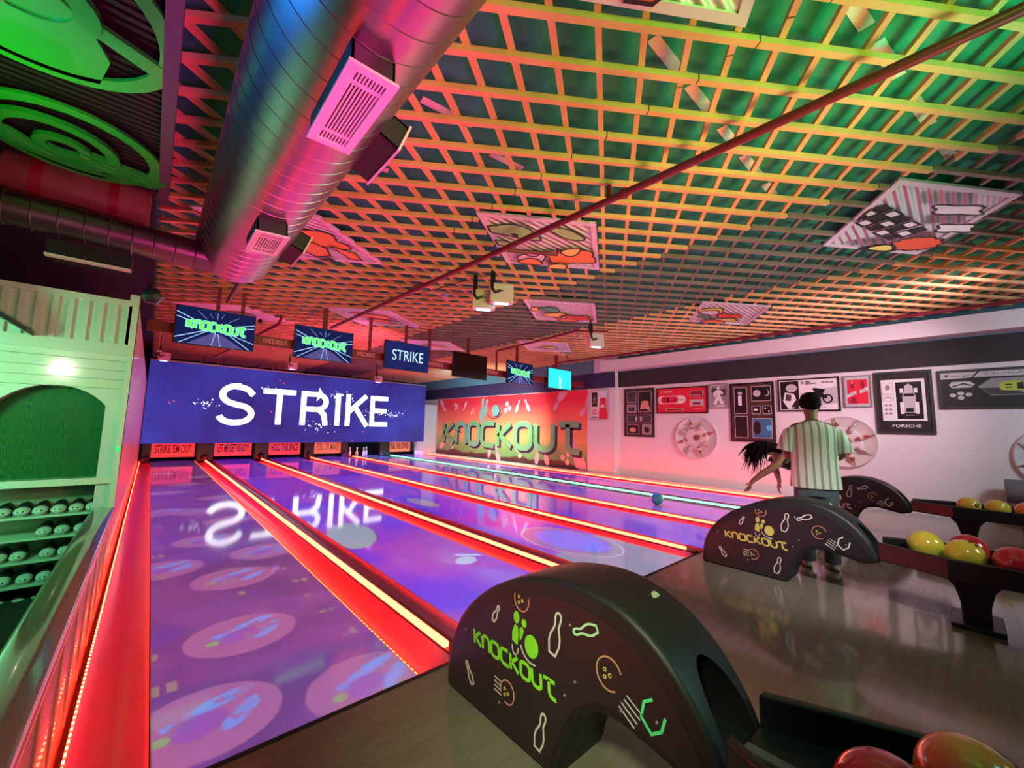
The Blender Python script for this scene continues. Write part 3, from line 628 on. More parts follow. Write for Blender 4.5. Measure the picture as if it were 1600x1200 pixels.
while y < 4.8: mb.box(-0.168, y, 0.0, -0.162, y+0.05, 0.52); y += 0.42
P_(mb.build('vertical_battens', mat('cream_half_wall'), loc=hw.location), hw)
# round black speaker at the top of the post
t = thing('loudspeaker', 'black faceted loudspeaker mounted at the top of the white corner post', 'speaker', (-0.09, 4.95, 2.46))
P_(MB().lathe([(0.03,-0.08),(0.075,-0.06),(0.085,0.0),(0.075,0.06),(0.03,0.08)], (-0.09, 4.93, 2.48), 6, (0,1,0.1)).build('cabinet', m_black, smooth=30, loc=t.location), t)
P_(MB().bar((-0.09,4.95,2.54),(-0.12,4.99,2.62),0.02,0.02).build('bracket', m_black, loc=t.location), t)

# ------------------------------------------------------------------ big screen
t = thing('projection_screen', 'huge blue screen showing the word STRIKE above the pin decks', 'screen', (4.35, 15.6, 0.63))
ms = mat('screen_picture', (0.004,0.004,0.01), 0.8, emit=(0.03,0.03,0.3)); N, L, b = nodes(ms)
tc = N.new('ShaderNodeTexCoord'); nz = N.new('ShaderNodeTexNoise'); nz.inputs['Scale'].default_value = 0.55; nz.inputs['Detail'].default_value = 6; L.new(tc.outputs['Object'], nz.inputs['Vector'])
cr = N.new('ShaderNodeValToRGB'); cr.color_ramp.elements[0].color = (0.018,0.012,0.14,1); cr.color_ramp.elements[1].color = (0.035,0.045,0.38,1); cr.color_ramp.elements[0].position = 0.3; cr.color_ramp.elements[1].position = 0.72
L.new(nz.outputs['Fac'], cr.inputs[0]); L.new(cr.outputs[0], b.inputs['Emission Color']); b.inputs['Emission Strength'].default_value = 1.15
P_(MB().box(-0.15, 15.6, 0.63, 8.9, 15.64, 3.05).build('screen_panel', ms, loc=t.location), t)
fs = FR((0, 15.6, 0), (1,0,0), (0,0,1), (0,-1,0)); mwt = mat('screen_white', (0.1,0.1,0.1), 0.6, emit=(0.85,0.95,1.0), es=2.6)
sS = [(0.98,0.93)]+arc(0.52,0.90,0.42,15,90,5,0.26)+arc(0.52,0.90,0.38,90,240,8,0.28)+[(0.52,0.60)]+arc(0.52,0.31,0.44,60,-90,8,0.28)+arc(0.50,0.31,0.42,-90,-165,6,0.28)
def R_(lst): return [[(x, z*1.03) for x, z in st] for st in lst]
strk = {'s': (1.50, [sS]), 't': (2.75, [[(0,1.085),(1.0,1.085)],[(0.5,1.085),(0.5,0.0)]]), 'r': (3.93, [[(0.085,0.0),(0.085,1.085),(0.55,1.085)]+arc(0.55,0.82,0.30,90,-90,8,0.265)+[(0.085,0.555)],[(0.60,0.55),(0.80,0.38),(0.86,0.0)]]),
        'i': (5.12, [[(0.085,0.0),(0.085,1.17)]]), 'k': (5.50, [[(0.085,0.0),(0.085,1.17)],[(0.78,1.15),(0.10,0.50)],[(0.34,0.72),(0.84,0.0)]]), 'e': (6.45, [[(0.72,1.085),(0.085,1.085),(0.085,0.085),(0.74,0.085)],[(0.085,0.60),(0.68,0.60)]])}
for ch, (x, sts) in strk.items():
    f2 = FR((x, 15.6, 1.25), (1,0,0), (0,0,1), (0,-1,0)); mb = MB()
    for st in R_(sts): mb.stroke(st, 0.175, f2, 0.006, 0.002)
    P_(mb.build('letter_'+ch, mwt, loc=t.location), t)
rnd = random.Random(3); mb = MB()
for k in range(150):
    cx, cz, sx, sz = rnd.choice(((1.25,1.85,.18,.08),(3.1,2.42,.3,.07),(5.3,2.35,.35,.12),(4.6,1.2,.25,.1),(6.6,1.75,.3,.1),(7.4,1.75,.3,.08)))
    x = rnd.gauss(cx,sx); z = rnd.gauss(cz,sz); r = rnd.uniform(.006,.028)
    mb.prism([(x+r*math.cos(a)*rnd.uniform(.5,1.3), z+r*math.sin(a)*rnd.uniform(.5,1.3)) for a in (0,1.2,2.5,3.8,5)], fs, 0.004, 0.002)
P_(mb.build('picture_debris', mwt, loc=t.location), t)['kind'] = 'stuff'
mb = MB()
for x, z in ((0.35,1.85),(0.45,1.9),(3.2,2.78),(3.3,2.7),(6.2,1.05),(5.8,0.72),(3.0,1.7)): mb.bar((x,15.592,z),(x+0.05,15.592,z-0.04),0.02,0.02)
P_(mb.build('picture_embers', mat('ember', (0.3,0,0), 0.5, emit=(1,0.06,0.08), es=1.2), loc=t.location), t)
P_(MB().box(-0.15,15.58,3.05,8.9,15.66,3.09).build('top_rail', mat('rail_metal',(0.4,0.4,0.42),0.4,0.6), loc=t.location), t)

# ------------------------------------------------------------------ pin decks: masking boards, pins, dividers
ml = [None]*6
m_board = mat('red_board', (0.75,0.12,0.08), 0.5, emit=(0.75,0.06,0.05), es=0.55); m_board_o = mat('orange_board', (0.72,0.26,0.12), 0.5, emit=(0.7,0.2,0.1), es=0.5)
m_dktxt = mat('dark_board_print', (0.02,0.01,0.08), 0.6); m_redtxt = mat('deep_red_print', (0.35,0.02,0.02), 0.6); m_oltxt = mat('olive_print', (0.35,0.28,0.05), 0.6)
bd = [(0, "STRIKE 'EM OUT", m_board, m_redtxt, 'red lit board with faint dark red lettering hanging behind the first lane'),
      (1, "LET ME GET READY!!", m_board, m_dktxt, 'red lit board with black lettering hanging behind the second lane'),
      (2, "HOLD THIS SPACE", m_board, m_dktxt, 'red lit board with black arched lettering hanging behind the third lane'),
      (3, "FEEL OR MAKE", m_board_o, m_oltxt, 'orange lit board with olive lettering hanging behind the fourth lane'),
      (5, "FEEL THE POWER", m_board_o, m_redtxt, 'orange lit board hanging behind the sixth lane next to the mural')]
for i, tx, bm_, tm, lab in bd:
    x0 = LL[i]-0.02; x1 = LR[i]-0.04
    if i == 5: x0, x1 = 7.86, 8.86
    elif i == 4: pass
    if i == 3: x0, x1 = 4.80, 5.80
    if i == 2: x0, x1 = 3.27, 4.30
    t = thing('pin_mask_board', lab, 'board', ((x0+x1)/2, 16.7, 0.15), group='lettered boards in front of the pins')
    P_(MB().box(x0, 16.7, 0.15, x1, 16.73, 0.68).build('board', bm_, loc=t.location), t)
    f2 = FR((x0+0.08, 16.7, 0.28), (1,0,0), (0,0,1), (0,-1,0)); P_(text_mesh(tx, f2, 0.27, x1-x0-0.16, 0.004, 0.002, 0.02).build('lettering', tm, loc=t.location), t)
    P_(MB().box(x0, 16.705, 0.68, x0+0.02, 16.725, 3.44).build('hanger', m_dark, loc=t.location), t); P_(MB().box(x1-0.02, 16.705, 0.68, x1, 16.725, 3.44).build('hanger', m_dark, loc=t.location), t)
for i in range(6):
    xa, xb = [(-0.12,0.09), (1.20,1.66), (2.80,3.25), (4.42,4.78), (5.82,6.06), (7.40,7.84)][i]
    t = thing('kickback_box', ['black machine box left of the first pin deck','black machine box between the first and second boards','black machine box between the second and third boards','black machine box between the third and fourth boards','black machine box between the fourth board and the lit pins','dark machine box right of the lit pins'][i], 'machine housing', ((xa+xb)/2, 16.9, 0))
    P_(MB().box(xa, 16.6, 0.002, xb, 17.3, 0.95).build('housing', m_black, loc=t.location, bevel=0.03), t)
    P_(MB().ball(((xa+xb)/2, 16.62, 0.14), 0.11, 16, (1,1,0.9)).build('ball_cushion', mat('dark_cushion',(0.02,0.015,0.02),0.35), smooth=60, loc=t.location), t)
m_pin = mat('pin_white', (0.82,0.84,0.82), 0.25, coat=0.3)
PINP = [(0.026,0),(0.045,0.02),(0.056,0.08),(0.0605,0.115),(0.055,0.17),(0.036,0.22),(0.024,0.255),(0.0235,0.275),(0.031,0.33),(0.030,0.355),(0.020,0.375),(0.004,0.381)]
p0 = None
for k, (x, y, lab) in enumerate(((6.17,16.72,'white bowling pin on the lit deck, leftmost of the row'),(6.44,16.66,'white bowling pin on the lit deck, second from the left'),(6.70,16.6,'white bowling pin on the lit deck, the nearest and largest'),(6.95,16.95,'white bowling pin on the lit deck, behind and right of the others'))):
    if p0 is None:
        t = thing('bowling_pin', lab, 'bowling pin', (0,0,0), group='bowling pins on the lit deck'); MB().lathe(PINP, (0,0,0), 20).build('pin_body', m_pin, t, smooth=60); MB().lathe([(0.0245,0.248),(0.0262,0.25),(0.0262,0.256),(0.0245,0.258)], (0,0,0), 20).build('neck_stripe', mat('red_stripe',(0.6,0.02,0.03),0.4), t); p0 = t
    else: t = copy_tree(p0)
    t.location = (x, y, 0.001); t['label'] = lab
struct(MB().box(9.0, 16.5, 0, 10.02, 16.6, 2.3).build('wall_far', mat('pale_far_panel',(0.45,0.6,0.65),0.4)))

# ------------------------------------------------------------------ monitors on the beam, pipes
beam = thing('lettered_beam', 'maroon overhead beam lettered KNOCKOUT that carries the row of monitors', 'beam', (4.5, 7.75, 2.72))
m_maroon = mat('maroon_steel', (0.22,0.02,0.03), 0.45); m_pink_txt = mat('pink_lettering', (0.8,0.3,0.35), 0.5)
P_(MB().box(-0.16, 7.74, 2.62, 9.9, 7.80, 2.78).build('beam_bar', m_maroon, loc=beam.location), beam)
for x in (1.26, 2.83, 4.42, 6.05):
    P_(word(MB(), 'KnOCKOUT', FR((x+0.04, 7.74, 2.67), (1,0,0), (0,0,1), (0,-1,0)), 0.07, 0.36, 0.013, 0.006).build('lettering', m_pink_txt, loc=beam.location), beam)
for x in (0.95, 2.25, 3.1, 4.45, 5.5, 7.1, 8.65): P_(MB().box(x, 7.75, 2.78, x+0.05, 7.80, 3.6).build('hanger_post', m_maroon, loc=beam.location), beam)
TVX = [0.64, 2.23, 3.87, 5.49, 7.10, 8.66]
TVL = ['wall-sized monitor', '', '', '', '', '']
labs = ['hanging monitor with green KNOCKOUT lettering, largest and leftmost of the row', 'hanging monitor with green KNOCKOUT lettering, second from the left', 'hanging monitor showing white STRIKE on dark blue', 'switched-off black hanging monitor in the middle of the row', 'hanging monitor with green KNOCKOUT lettering, small one between the black and the cyan screens', 'hanging monitor with a cyan picture and a pale pin, rightmost of the row']
m_tvblue = mat('tv_dark_blue', (0,0,0), 0.6, spec=0.1, emit=(0.006,0.012,0.08), es=1.0); m_line = mat('tv_streak', (0,0,0), 0.6, spec=0.1, emit=(0.4,0.65,1.0), es=1.1)
m_tvgreen = mat('tv_green', (0,0,0), 0.6, spec=0.1, emit=(0.20,1.0,0.12), es=1.1); m_tvaq = mat('tv_aqua', (0,0,0), 0.6, spec=0.1, emit=(0.25,0.95,0.9), es=1.0); m_road = mat('tv_road', (0,0,0), 0.6, spec=0.1, emit=(0.10,0.08,0.28), es=1.0)
for i, cx in enumerate(TVX):
    t = thing('monitor', labs[i], 'monitor', (0,0,0), group='monitors on the overhead beam'); W2, z0, z1 = 0.505, 2.465, 3.045; Y0 = 7.60
    def q(o): o.parent = t; return o
    q(MB().box(-W2, 0.0, z0, W2, 0.05, z1).build('case', m_black, bevel=0.004))
    f = FR((0, -0.001, 0), (1,0,0), (0,0,1), (0,-1,0)); zc = (z0+z1)/2; a = W2-0.014; bz = (z1-z0)/2-0.014
    mm = {2: mat('tv_blue2',(0,0,0),0.6,spec=0.1,emit=(0.008,0.015,0.10),es=1.2), 3: mat('tv_off',(0.006,0.006,0.007),0.12), 5: mat('tv_cyan',(0,0,0),0.6,spec=0.1,emit=(0.03,0.75,0.95),es=1.25)}.get(i, m_tvblue)
    q(MB().prism([(-a,zc-bz),(a,zc-bz),(a,zc+bz),(-a,zc+bz)], f, 0.003).build('screen', mm))
    if i in (0,1,4):
        mb = MB()
        for (xa, za, xb, zb, w0) in ((-a,zc+.19,-.16,zc+.04,.02),(-a,zc+.12,-.2,zc+.03,.018),(-a,zc-.2,-.16,zc-.06,.02),(-.44,zc-bz,-.12,zc-.06,.016),(a,zc+.14,.15,zc+.05,.014),(a,zc+.08,.2,zc+.03,.018),(a,zc-.17,.16,zc-.06,.016),(.44,zc-bz,.14,zc-.06,.018),(-.05,zc-bz,-.01,zc-.07,.012),(.06,zc-bz,.02,zc-.07,.012),(0,zc+.24,0,zc+.14,.006),(.28,zc+.22,.14,zc+.12,.005),(-.25,zc+.24,-.13,zc+.13,.005),(.08,zc+.24,.05,zc+.17,.004),(-.1,zc+.22,-.06,zc+.16,.004)):
            mb.stroke([(xa,za),(xb,zb)], w0*0.6, f, 0.003, 0.003)
        q(mb.build('light_streaks', m_line))
        q(MB().prism([(-.35,zc-bz),(.36,zc-bz),(.07,zc-.09),(-.07,zc-.09)], f, 0.0015, 0.003).build('road', m_road))
        q(word(MB(), 'KnOCKOUT', FR((-0.355, -0.001, zc-0.035), (1,0,-0.04), (0,0,1), (0,-1,0)), 0.125, 0.73, 0.052, 0.003, 0.007, 0.16).build('lettering_outline', m_tvaq))
        q(word(MB(), 'KnOCKOUT', FR((-0.355, -0.001, zc-0.03), (1,0,-0.04), (0,0,1), (0,-1,0)), 0.12, 0.72, 0.026, 0.003, 0.011, 0.16).build('lettering', m_tvgreen))
    if i == 2: q(text_mesh('STRIKE', FR((-0.34, -0.001, zc-0.10), (1,0,0), (0,0,1), (0,-1,0)), 0.22, 0.70, 0.003, 0.005, 0.0).build('lettering', mat('tv_white',(0,0,0),0.6,spec=0.1,emit=(0.6,0.95,1.0),es=1.0)))
    if i == 5:
        q(MB().prism([(-.06,zc-bz),(.05,zc-bz),(.04,zc-.12),(.07,zc-.02),(.05,zc+.05),(.02,zc-.03),(-.01,zc+.07),(-.05,zc+.03),(-.03,zc-.12)], f, 0.003, 0.004).build('pin_picture', mat('tv_pale',(0,0,0),0.6,spec=0.1,emit=(0.6,1.0,1.0),es=1.1)))
    q(MB().box(-0.03, 0.05, zc-0.1, 0.03, 0.135, zc+0.1).build('bracket', m_black)); q(MB().box(-0.025, 0.10, zc+0.1, 0.025, 0.135, 3.45).build('drop_pole', m_maroon))
    t.location = (cx, Y0, 0)
    if i == 3: t.rotation_euler = (0, 0, 0.04)
    if i == 4: t.rotation_euler = (0, 0, 0.10)
m_pipe = mat('red_pipe', (0.17,0.012,0.03), 0.4)
def pipe(name, pts, r, label, extra=None):
    t = thing(name, label, 'pipe', pts[0]); P_(MB().tube(pts, r, 14).build('pipe_run', m_pipe, smooth=50, loc=pts[0]), t)
    for e in (extra or []): P_(MB().tube(e, r*0.75, 10).build('branch', m_pipe, smooth=50, loc=pts[0]), t)
    for p in (pts[0], pts[-1]): pass
    return t
t = pipe('sprinkler_pipe', [(2.86,-4.0,3.31),(2.80,0.0,3.31),(2.77,1.7,3.31),(2.70,5.5,3.31),(2.62,8.6,3.31)], 0.030, 'long dark red sprinkler pipe crossing the whole lattice ceiling diagonally in view', [[(2.78,1.9,3.32),(2.78,1.9,3.5)],[(2.74,3.35,3.34),(3.35,3.0,3.36),(3.36,3.0,3.43)],[(2.70,5.4,3.34),(2.9,5.3,3.5)]])
P_(MB().lathe([(0.031,0),(0.040,0),(0.040,0.05),(0.031,0.05)], (2.765,1.72,3.31), 16, (0,1,0)).build('coupling', m_pipe, smooth=40, loc=t.location), t)
pipe('sprinkler_pipe', [(9.28,-4.0,3.36),(9.28,0,3.36),(9.28,5,3.36),(9.22,8.1,3.36),(9.22,8.4,3.30),(9.22,8.42,2.8)], 0.028, 'dark red pipe running close beside the white soffit beam', [[(9.0,7.6,3.37),(8.6,7.3,3.38)]])
pipe('sprinkler_pipe', [(6.40,5.1,3.37),(6.55,6.2,3.37),(6.72,8.1,3.37),(6.72,8.14,3.30),(6.72,8.14,2.75)], 0.026, 'short dark red pipe bending down between the black monitor and the small one', [[(6.42,5.2,3.37),(6.9,4.75,3.38)]])
pipe('brace_pipe', [(0.78,8.0,3.30),(0.76,5.6,3.30),(0.76,5.55,3.45)], 0.030, 'magenta-lit brace pipe going from the duct end down behind the leftmost monitor')
pipe('brace_pipe', [(1.05,12.2,2.9),(1.75,9.0,3.30),(1.78,8.9,3.46)], 0.03, 'pink-lit slanting brace between the two leftmost monitors')

# ------------------------------------------------------------------ projectors, small ceiling devices
m_proj = mat('projector_white', (0.72,0.66,0.66), 0.4)
def projector(loc, rz, tilt, s, label, glow=True):
    t = thing('projector', label, 'projector', (0,0,0), group='white ceiling projectors')
    def q(o): o.parent = t; return o
    q(MB().box(-0.17*s,-0.06*s,-0.19*s,0.17*s,0.06*s,0.10*s).build('body', m_proj, bevel=0.02*s))
    q(MB().box(0.17*s,-0.045*s,-0.16*s,0.176*s,0.045*s,0.07*s).build('vent', mat('grey_vent',(0.35,0.42,0.35),0.6)))
    q(MB().box(-0.10*s,-0.03*s,-0.20*s,0.10*s,0.03*s,-0.19*s).build('lens_window', mat('lens_glow',(0.3,0.3,0.6),0.2,emit=(0.45,0.45,1.0),es=7)))
    q(MB().tube([(-0.14*s,-0.07*s,0.15*s),(-0.14*s,-0.075*s,0.0),(-0.10*s,-0.075*s,-0.06*s),(-0.02*s,-0.07*s,-0.02*s)], 0.02*s, 8).build('bracket_arm', m_black, smooth=50))
    q(MB().box(-0.16*s,-0.08*s,0.10*s,-0.10*s,0.0,0.30*s).build('ceiling_bracket', m_black))
    q(MB().box(-0.145*s,-0.055*s,0.28*s,-0.115*s,-0.025*s,3.452-loc[2]).build('drop_rod', m_black))
    q(MB().box(-0.02*s,-0.063*s,-0.03*s,0.03*s,-0.06*s,-0.01*s).build('badge', mat('red_badge',(0.5,0.08,0.08),0.5)))
    t.location = loc; t.rotation_euler = (tilt, 0, rz); return t
projector((3.30,4.32,3.14), -0.55, -0.1, 0.95, 'white box projector with a blue glowing lens, lower left of the ceiling pair')
projector((3.42,4.08,3.20), -0.55, -0.1, 0.95, 'white box projector, upper right of the ceiling pair')
projector((6.30,4.62,3.10), -0.45, -0.1, 0.9, 'white box projector with a glowing lens hanging alone in front of the small monitor')
for k, (x, y, z, lab) in enumerate(((0.12,13.6,2.98,'small projector above the left end of the big screen'),(3.15,13.8,3.12,'small projector above the middle of the big screen'),(5.9,13.7,2.96,'small projector above the right part of the big screen'))):
    projector((x,y,z), 0, 0, 0.75, lab)
def sensor(loc, label, r=0.035, m=None):
    t = thing('smoke_detector', label, 'detector', loc)
    P_(MB().lathe([(0.008,3.44-loc[2]),(0.008,0.03),(r,0.012),(r,-0.006),(r*0.6,-0.02)], loc, 18).build('housing', m or mat('pink_white_plastic',(0.7,0.55,0.6),0.4), smooth=40, loc=loc), t); return t
sensor((4.12,4.75,3.34), 'small round white detector hanging right of the projector pair', 0.05)
sensor((6.75,5.35,3.34), 'small round white detector below the lone projector', 0.05)
sensor((0.0,13.0,3.0), 'round pale detector above the left end of the big screen', 0.06)
t = tag(MB().box(3.30,5.35,3.40,3.38,5.43,3.448).build('sensor_box', mat('lilac_plastic',(0.55,0.45,0.8),0.4)), 'small lilac box sensor on the lattice below the left projector', 'sensor')
t = tag(MB().ball((1.52,9.6,3.42), 0.05, 12).build('round_ceiling_device', m_black), 'small black round device on the ceiling between the two leftmost monitors', 'ceiling device')
t = thing('ceiling_cable', 'thin black cable sagging from the projector pair towards the long red pipe', 'cable', (3.1,4.4,3.4)); P_(MB().tube([(3.15,4.5,3.40),(3.0,5.2,3.38),(2.75,6.0,3.37),(2.4,7.0,3.39)],0.006,6).build('cable_run', m_black, loc=(3.1,4.4,3.4)), t)

# ------------------------------------------------------------------ painted light panels in the lattice
m_panel = mat('ribbed_pearl_panel', (0.82,0.78,0.86), 0.25, 0.15)
N, L, b = nodes(m_panel); tc = N.new('ShaderNodeTexCoord'); wv = N.new('ShaderNodeTexWave'); wv.bands_direction = 'Y'; wv.inputs['Scale'].default_value = 4.5
bp = N.new('ShaderNodeBump'); bp.inputs['Strength'].default_value = 0.9; bp.inputs['Distance'].default_value = 0.03
L.new(tc.outputs['Object'], wv.inputs['Vector']); L.new(wv.outputs['Fac'], bp.inputs['Height']); L.new(bp.outputs[0], b.inputs['Normal'])
CC = {'g': mat('paint_green',(0.34,0.72,0.22),0.5), 'r': mat('paint_red',(0.75,0.10,0.04),0.5), 'o': mat('paint_orange',(0.85,0.28,0.05),0.5), 'y': mat('paint_yellow',(0.80,0.78,0.14),0.5), 'k': mat('paint_black',(0.012,0.01,0.015),0.5), 'w': mat('paint_white',(0.75,0.75,0.75),0.5), 'd': mat('paint_deep_green',(0.04,0.45,0.20),0.5), 'a': mat('paint_amber',(0.80,0.36,0.04),0.5), 'm': mat('paint_maroon',(0.25,0.02,0.08),0.5)}
rb = random.Random(11)
def wob(cx, cy, rx, ry, ang, n=26, amp=0.12, k=3, seed=0):
    c, s = math.cos(math.radians(ang)), math.sin(math.radians(ang)); out = []
    for i in range(n):
        a = 2*PI*i/n; q = 1+amp*math.sin(k*a+seed); x = rx*q*math.cos(a); y = ry*q*math.sin(a); out.append((cx+x*c-y*s, cy+x*s+y*c))
    return out
def art_panel(cx, cy, label, shapes):
    zt = 3.50; t = thing('art_panel', label, 'ceiling panel', (cx, cy, zt), group='painted diamond panels in the ceiling lattice'); f = FR((cx, cy, zt), (1,0,0), (0,1,0), (0,0,-1)); hx, hy = HX-0.02, HY-0.015
    P_(MB().prism([(hx,0),(0,hy),(-hx,0),(0,-hy)], f, 0.012).build('panel_sheet', m_panel, loc=t.location), t)
    mb = MB(); k = 0.10
    for a, b_ in (((hx,0),(0,hy)),((0,hy),(-hx,0)),((-hx,0),(0,-hy)),((0,-hy),(hx,0))):
        a2 = (a[0]*(1-k), a[1]*(1-k)); b2 = (b_[0]*(1-k), b_[1]*(1-k)); mb.prism([a, b_, b2, a2], f, 0.012, 0.013)
    P_(mb.build('border', mat('pearl_border',(0.76,0.70,0.80),0.35,0.15), loc=t.location), t)
    z = 0.026
    for col, pts in shapes:
        pin = [(max(-hx, min(hx, x)), y) for x, y in pts]; pin = [(x, y) if abs(x)/hx+abs(y)/hy < 0.94 else (x*0.94/(abs(x)/hx+abs(y)/hy), y*0.94/(abs(x)/hx+abs(y)/hy)) for x, y in pin]
        if col != 'k':
            P_(MB().stroke(pin, 0.022, f, 0.002, z+0.002, closed=True).build('outline', CC['k'], loc=t.location), t)
        P_(MB().prism(pin, f, 0.002, z).build('painted_shape', CC[col], loc=t.location), t); z += 0.005
    return t
art_panel(3.27, 3.10, 'painted ceiling panel with green worm-like shape, red and white flask and yellow ball', [('g', wob(-0.50,0.02,0.32,0.13,-20,26,0.2,3)), ('g', wob(-0.05,-0.36,0.22,0.09,-20,26,0.25,2)), ('g', wob(-0.42,0.30,0.16,0.06,-20)), ('o', wob(0.42,-0.02,0.34,0.20,-35,26,0.18,4)), ('y', wob(0.30,-0.12,0.10,0.12,0)), ('w', wob(0.10,0.34,0.17,0.17,0)), ('o', wob(0.14,0.40,0.15,0.09,-30)), ('w', wob(-0.02,0.20,0.07,0.09,-30)), ('y', wob(0.50,0.26,0.13,0.11,0)), ('k', wob(-0.5,-0.0,0.05,0.03,0))])
art_panel(5.49, 4.75, 'painted ceiling panel with green leaf shape, yellow blob and orange flames, behind the projector pair', [('y', wob(-0.45,0.20,0.24,0.12,-30)), ('d', wob(-0.32,0.05,0.20,0.13,-20)), ('y', wob(0.02,0.18,0.26,0.14,-30)), ('r', wob(0.38,0.06,0.34,0.16,-35,26,0.2,5)), ('o', wob(0.40,0.22,0.2,0.08,-35)), ('w', wob(0.18,0.15,0.06,0.05,0))])
art_panel(7.63, 2.70, 'painted ceiling panel with pale face-like blob and red and yellow curls above the pictures', [('y', wob(-0.42,0.10,0.24,0.17,-20)), ('w', wob(-0.36,0.14,0.18,0.12,-20)), ('r', wob(0.06,-0.02,0.26,0.13,-30,26,0.2,4)), ('y', wob(0.30,0.10,0.24,0.10,-30,26,0.25,3)), ('o', wob(0.22,0.32,0.24,0.10,-35)), ('d', wob(-0.22,0.30,0.15,0.06,-20))])
chk = []
for i in range(5):
    for j in range(3):
        x = -0.62+i*0.15; y = 0.22-i*0.05+j*0.10-0.1; chk.append(('k' if (i+j) % 2 == 0 else 'w', [(x,y),(x+0.14,y-0.04),(x+0.15,y+0.05),(x+0.01,y+0.09)]))
art_panel(5.49, 0.20, 'painted ceiling panel with black and white chequered flag and red burst, nearest at right', chk + [('r', wob(0.42,-0.02,0.26,0.15,-35,40,0.08,11)), ('k', wob(0.28,0.26,0.22,0.09,-35)), ('y', wob(0.27,0.24,0.14,0.07,-35)), ('w', wob(0.18,-0.30,0.2,0.08,-35,26,0.2,4)), ('w', wob(-0.28,-0.32,0.26,0.08,-35,26,0.2,4))])
art_panel(1.12, 5.02, 'painted ceiling panel with an amber creature-like shape beside the end of the big duct', [('a', wob(0.05,-0.1,0.42,0.22,-20,30,0.2,4)), ('a', [(0.05,-0.05),(0.3,0.02),(0.4,0.2),(0.28,0.36),(0.12,0.28)]), ('a', [(0.3,-0.1),(0.6,-0.1),(0.75,0.05),(0.6,0.1)]), ('k', [(-0.1,0.15),(0.12,0.30),(0.1,0.36),(-0.12,0.24)]), ('m', wob(-0.25,-0.15,0.14,0.05,-10)), ('k', [(0.3,0.36),(0.42,0.22),(0.5,0.28),(0.4,0.42)])])
art_panel(1.12, 0.62, 'green-lit painted ceiling panel with an orange wedge at the top edge of the view', [('k', [(0.30,0.10),(0.42,0.42),(0.60,0.30),(0.62,0.05)]), ('r', [(0.36,0.10),(0.45,0.35),(0.56,0.27),(0.56,0.08)])])
art_panel(3.2, 7.75, 'magenta-lit painted ceiling panel with a red streak under the long red pipe', [('o', wob(-0.1,-0.1,0.4,0.13,-15,26,0.2,4)), ('r', wob(0.2,0.1,0.3,0.1,-10)), ('g', wob(0.45,0.0,0.15,0.07,0))])
art_panel(7.62, 7.15, 'pale blue-lit painted ceiling panel with yellow and black squiggles above the cyan monitor', [('y', wob(0.1,0.0,0.25,0.12,-20)), ('k', wob(0.2,0.12,0.3,0.02,-20)), ('k', wob(-0.1,0.2,0.2,0.02,-10))])
art_panel(5.5, 9.3, 'small pale painted ceiling panel behind the black monitor', [('r', wob(0,0,0.3,0.12,-20,26,0.2,4))])
art_panel(1.12, 9.5, 'magenta-lit painted ceiling panel right of the leftmost monitor', [('m', wob(0,0,0.3,0.12,-20))])
art_panel(3.2, 12.2, 'magenta-lit painted ceiling panel above the left part of the big screen', [('m', wob(0,0,0.3,0.12,-20))])
art_panel(7.6, 11.7, 'far painted ceiling panel above the right part of the big screen', [('m', wob(0,0,0.3,0.12,-20))])

# ------------------------------------------------------------------ mural
MX = 10.05
mur = thing('wall_mural', 'large red to green gradient mural with the word KNOCKOUT and bowling pins', 'mural', (MX, 12.3, 0.06))
mm = mat('mural_gradient', (0.8,0.2,0.1), 0.5); N, L, b = nodes(mm)
tc = N.new('ShaderNodeTexCoord'); sp = N.new('ShaderNodeSeparateXYZ'); L.new(tc.outputs['Object'], sp.inputs[0])
mr = N.new('ShaderNodeMapRange'); mr.inputs[1].default_value = 0.0; mr.inputs[2].default_value = 2.5; L.new(sp.outputs[2], mr.inputs[0])
nz = N.new('ShaderNodeTexNoise'); nz.inputs['Scale'].default_value = 0.8; L.new(tc.outputs['Object'], nz.inputs['Vector'])
ad = N.new('ShaderNodeMath'); ad.operation = 'MULTIPLY_ADD'; ad.inputs[1].default_value = 0.25; L.new(nz.outputs['Fac'], ad.inputs[0]); L.new(mr.outputs[0], ad.inputs[2])
cr = N.new('ShaderNodeValToRGB'); e = cr.color_ramp.elements; e[0].position = 0.18; e[0].color = (0.05,0.022,0.02,1); e[1].position = 1.1; e[1].color = (0.80,0.03,0.05,1)
for p, c in ((0.205,(0.05,0.022,0.02)),(0.225,(0.10,0.34,0.12)),(0.34,(0.20,0.42,0.12)),(0.50,(0.74,0.42,0.14)),(0.72,(0.85,0.22,0.11)),(0.98,(0.80,0.05,0.07))):
    x = e.new(p); x.color = (*c,1)
L.new(ad.outputs[0], cr.inputs[0]); L.new(cr.outputs[0], b.inputs['Base Color'])
P_(MB().box(MX-0.02, 7.64, 0.06, MX, 16.4, 2.56).build('painted_board', mm, loc=mur.location), mur)
fm = FR((MX-0.02, 16.4, 0.0), (0,-1,0), (0,0,1), (-1,0,0))      # x runs towards the camera
m_ltr = noisy(mat('mural_letter_green', rough=0.5), (0.17,0.46,0.10), (0.18,0.50,0.34), 0.7, 2); m_shd = mat('mural_letter_shadow', (0.03,0.015,0.05), 0.6); m_mpin = mat('mural_pin_pink', (0.70,0.42,0.52), 0.5); m_mteal = mat('mural_teal', (0.20,0.45,0.42), 0.5); m_mpin_out = mat('mural_pin_outline', (0.35,0.10,0.16), 0.5)
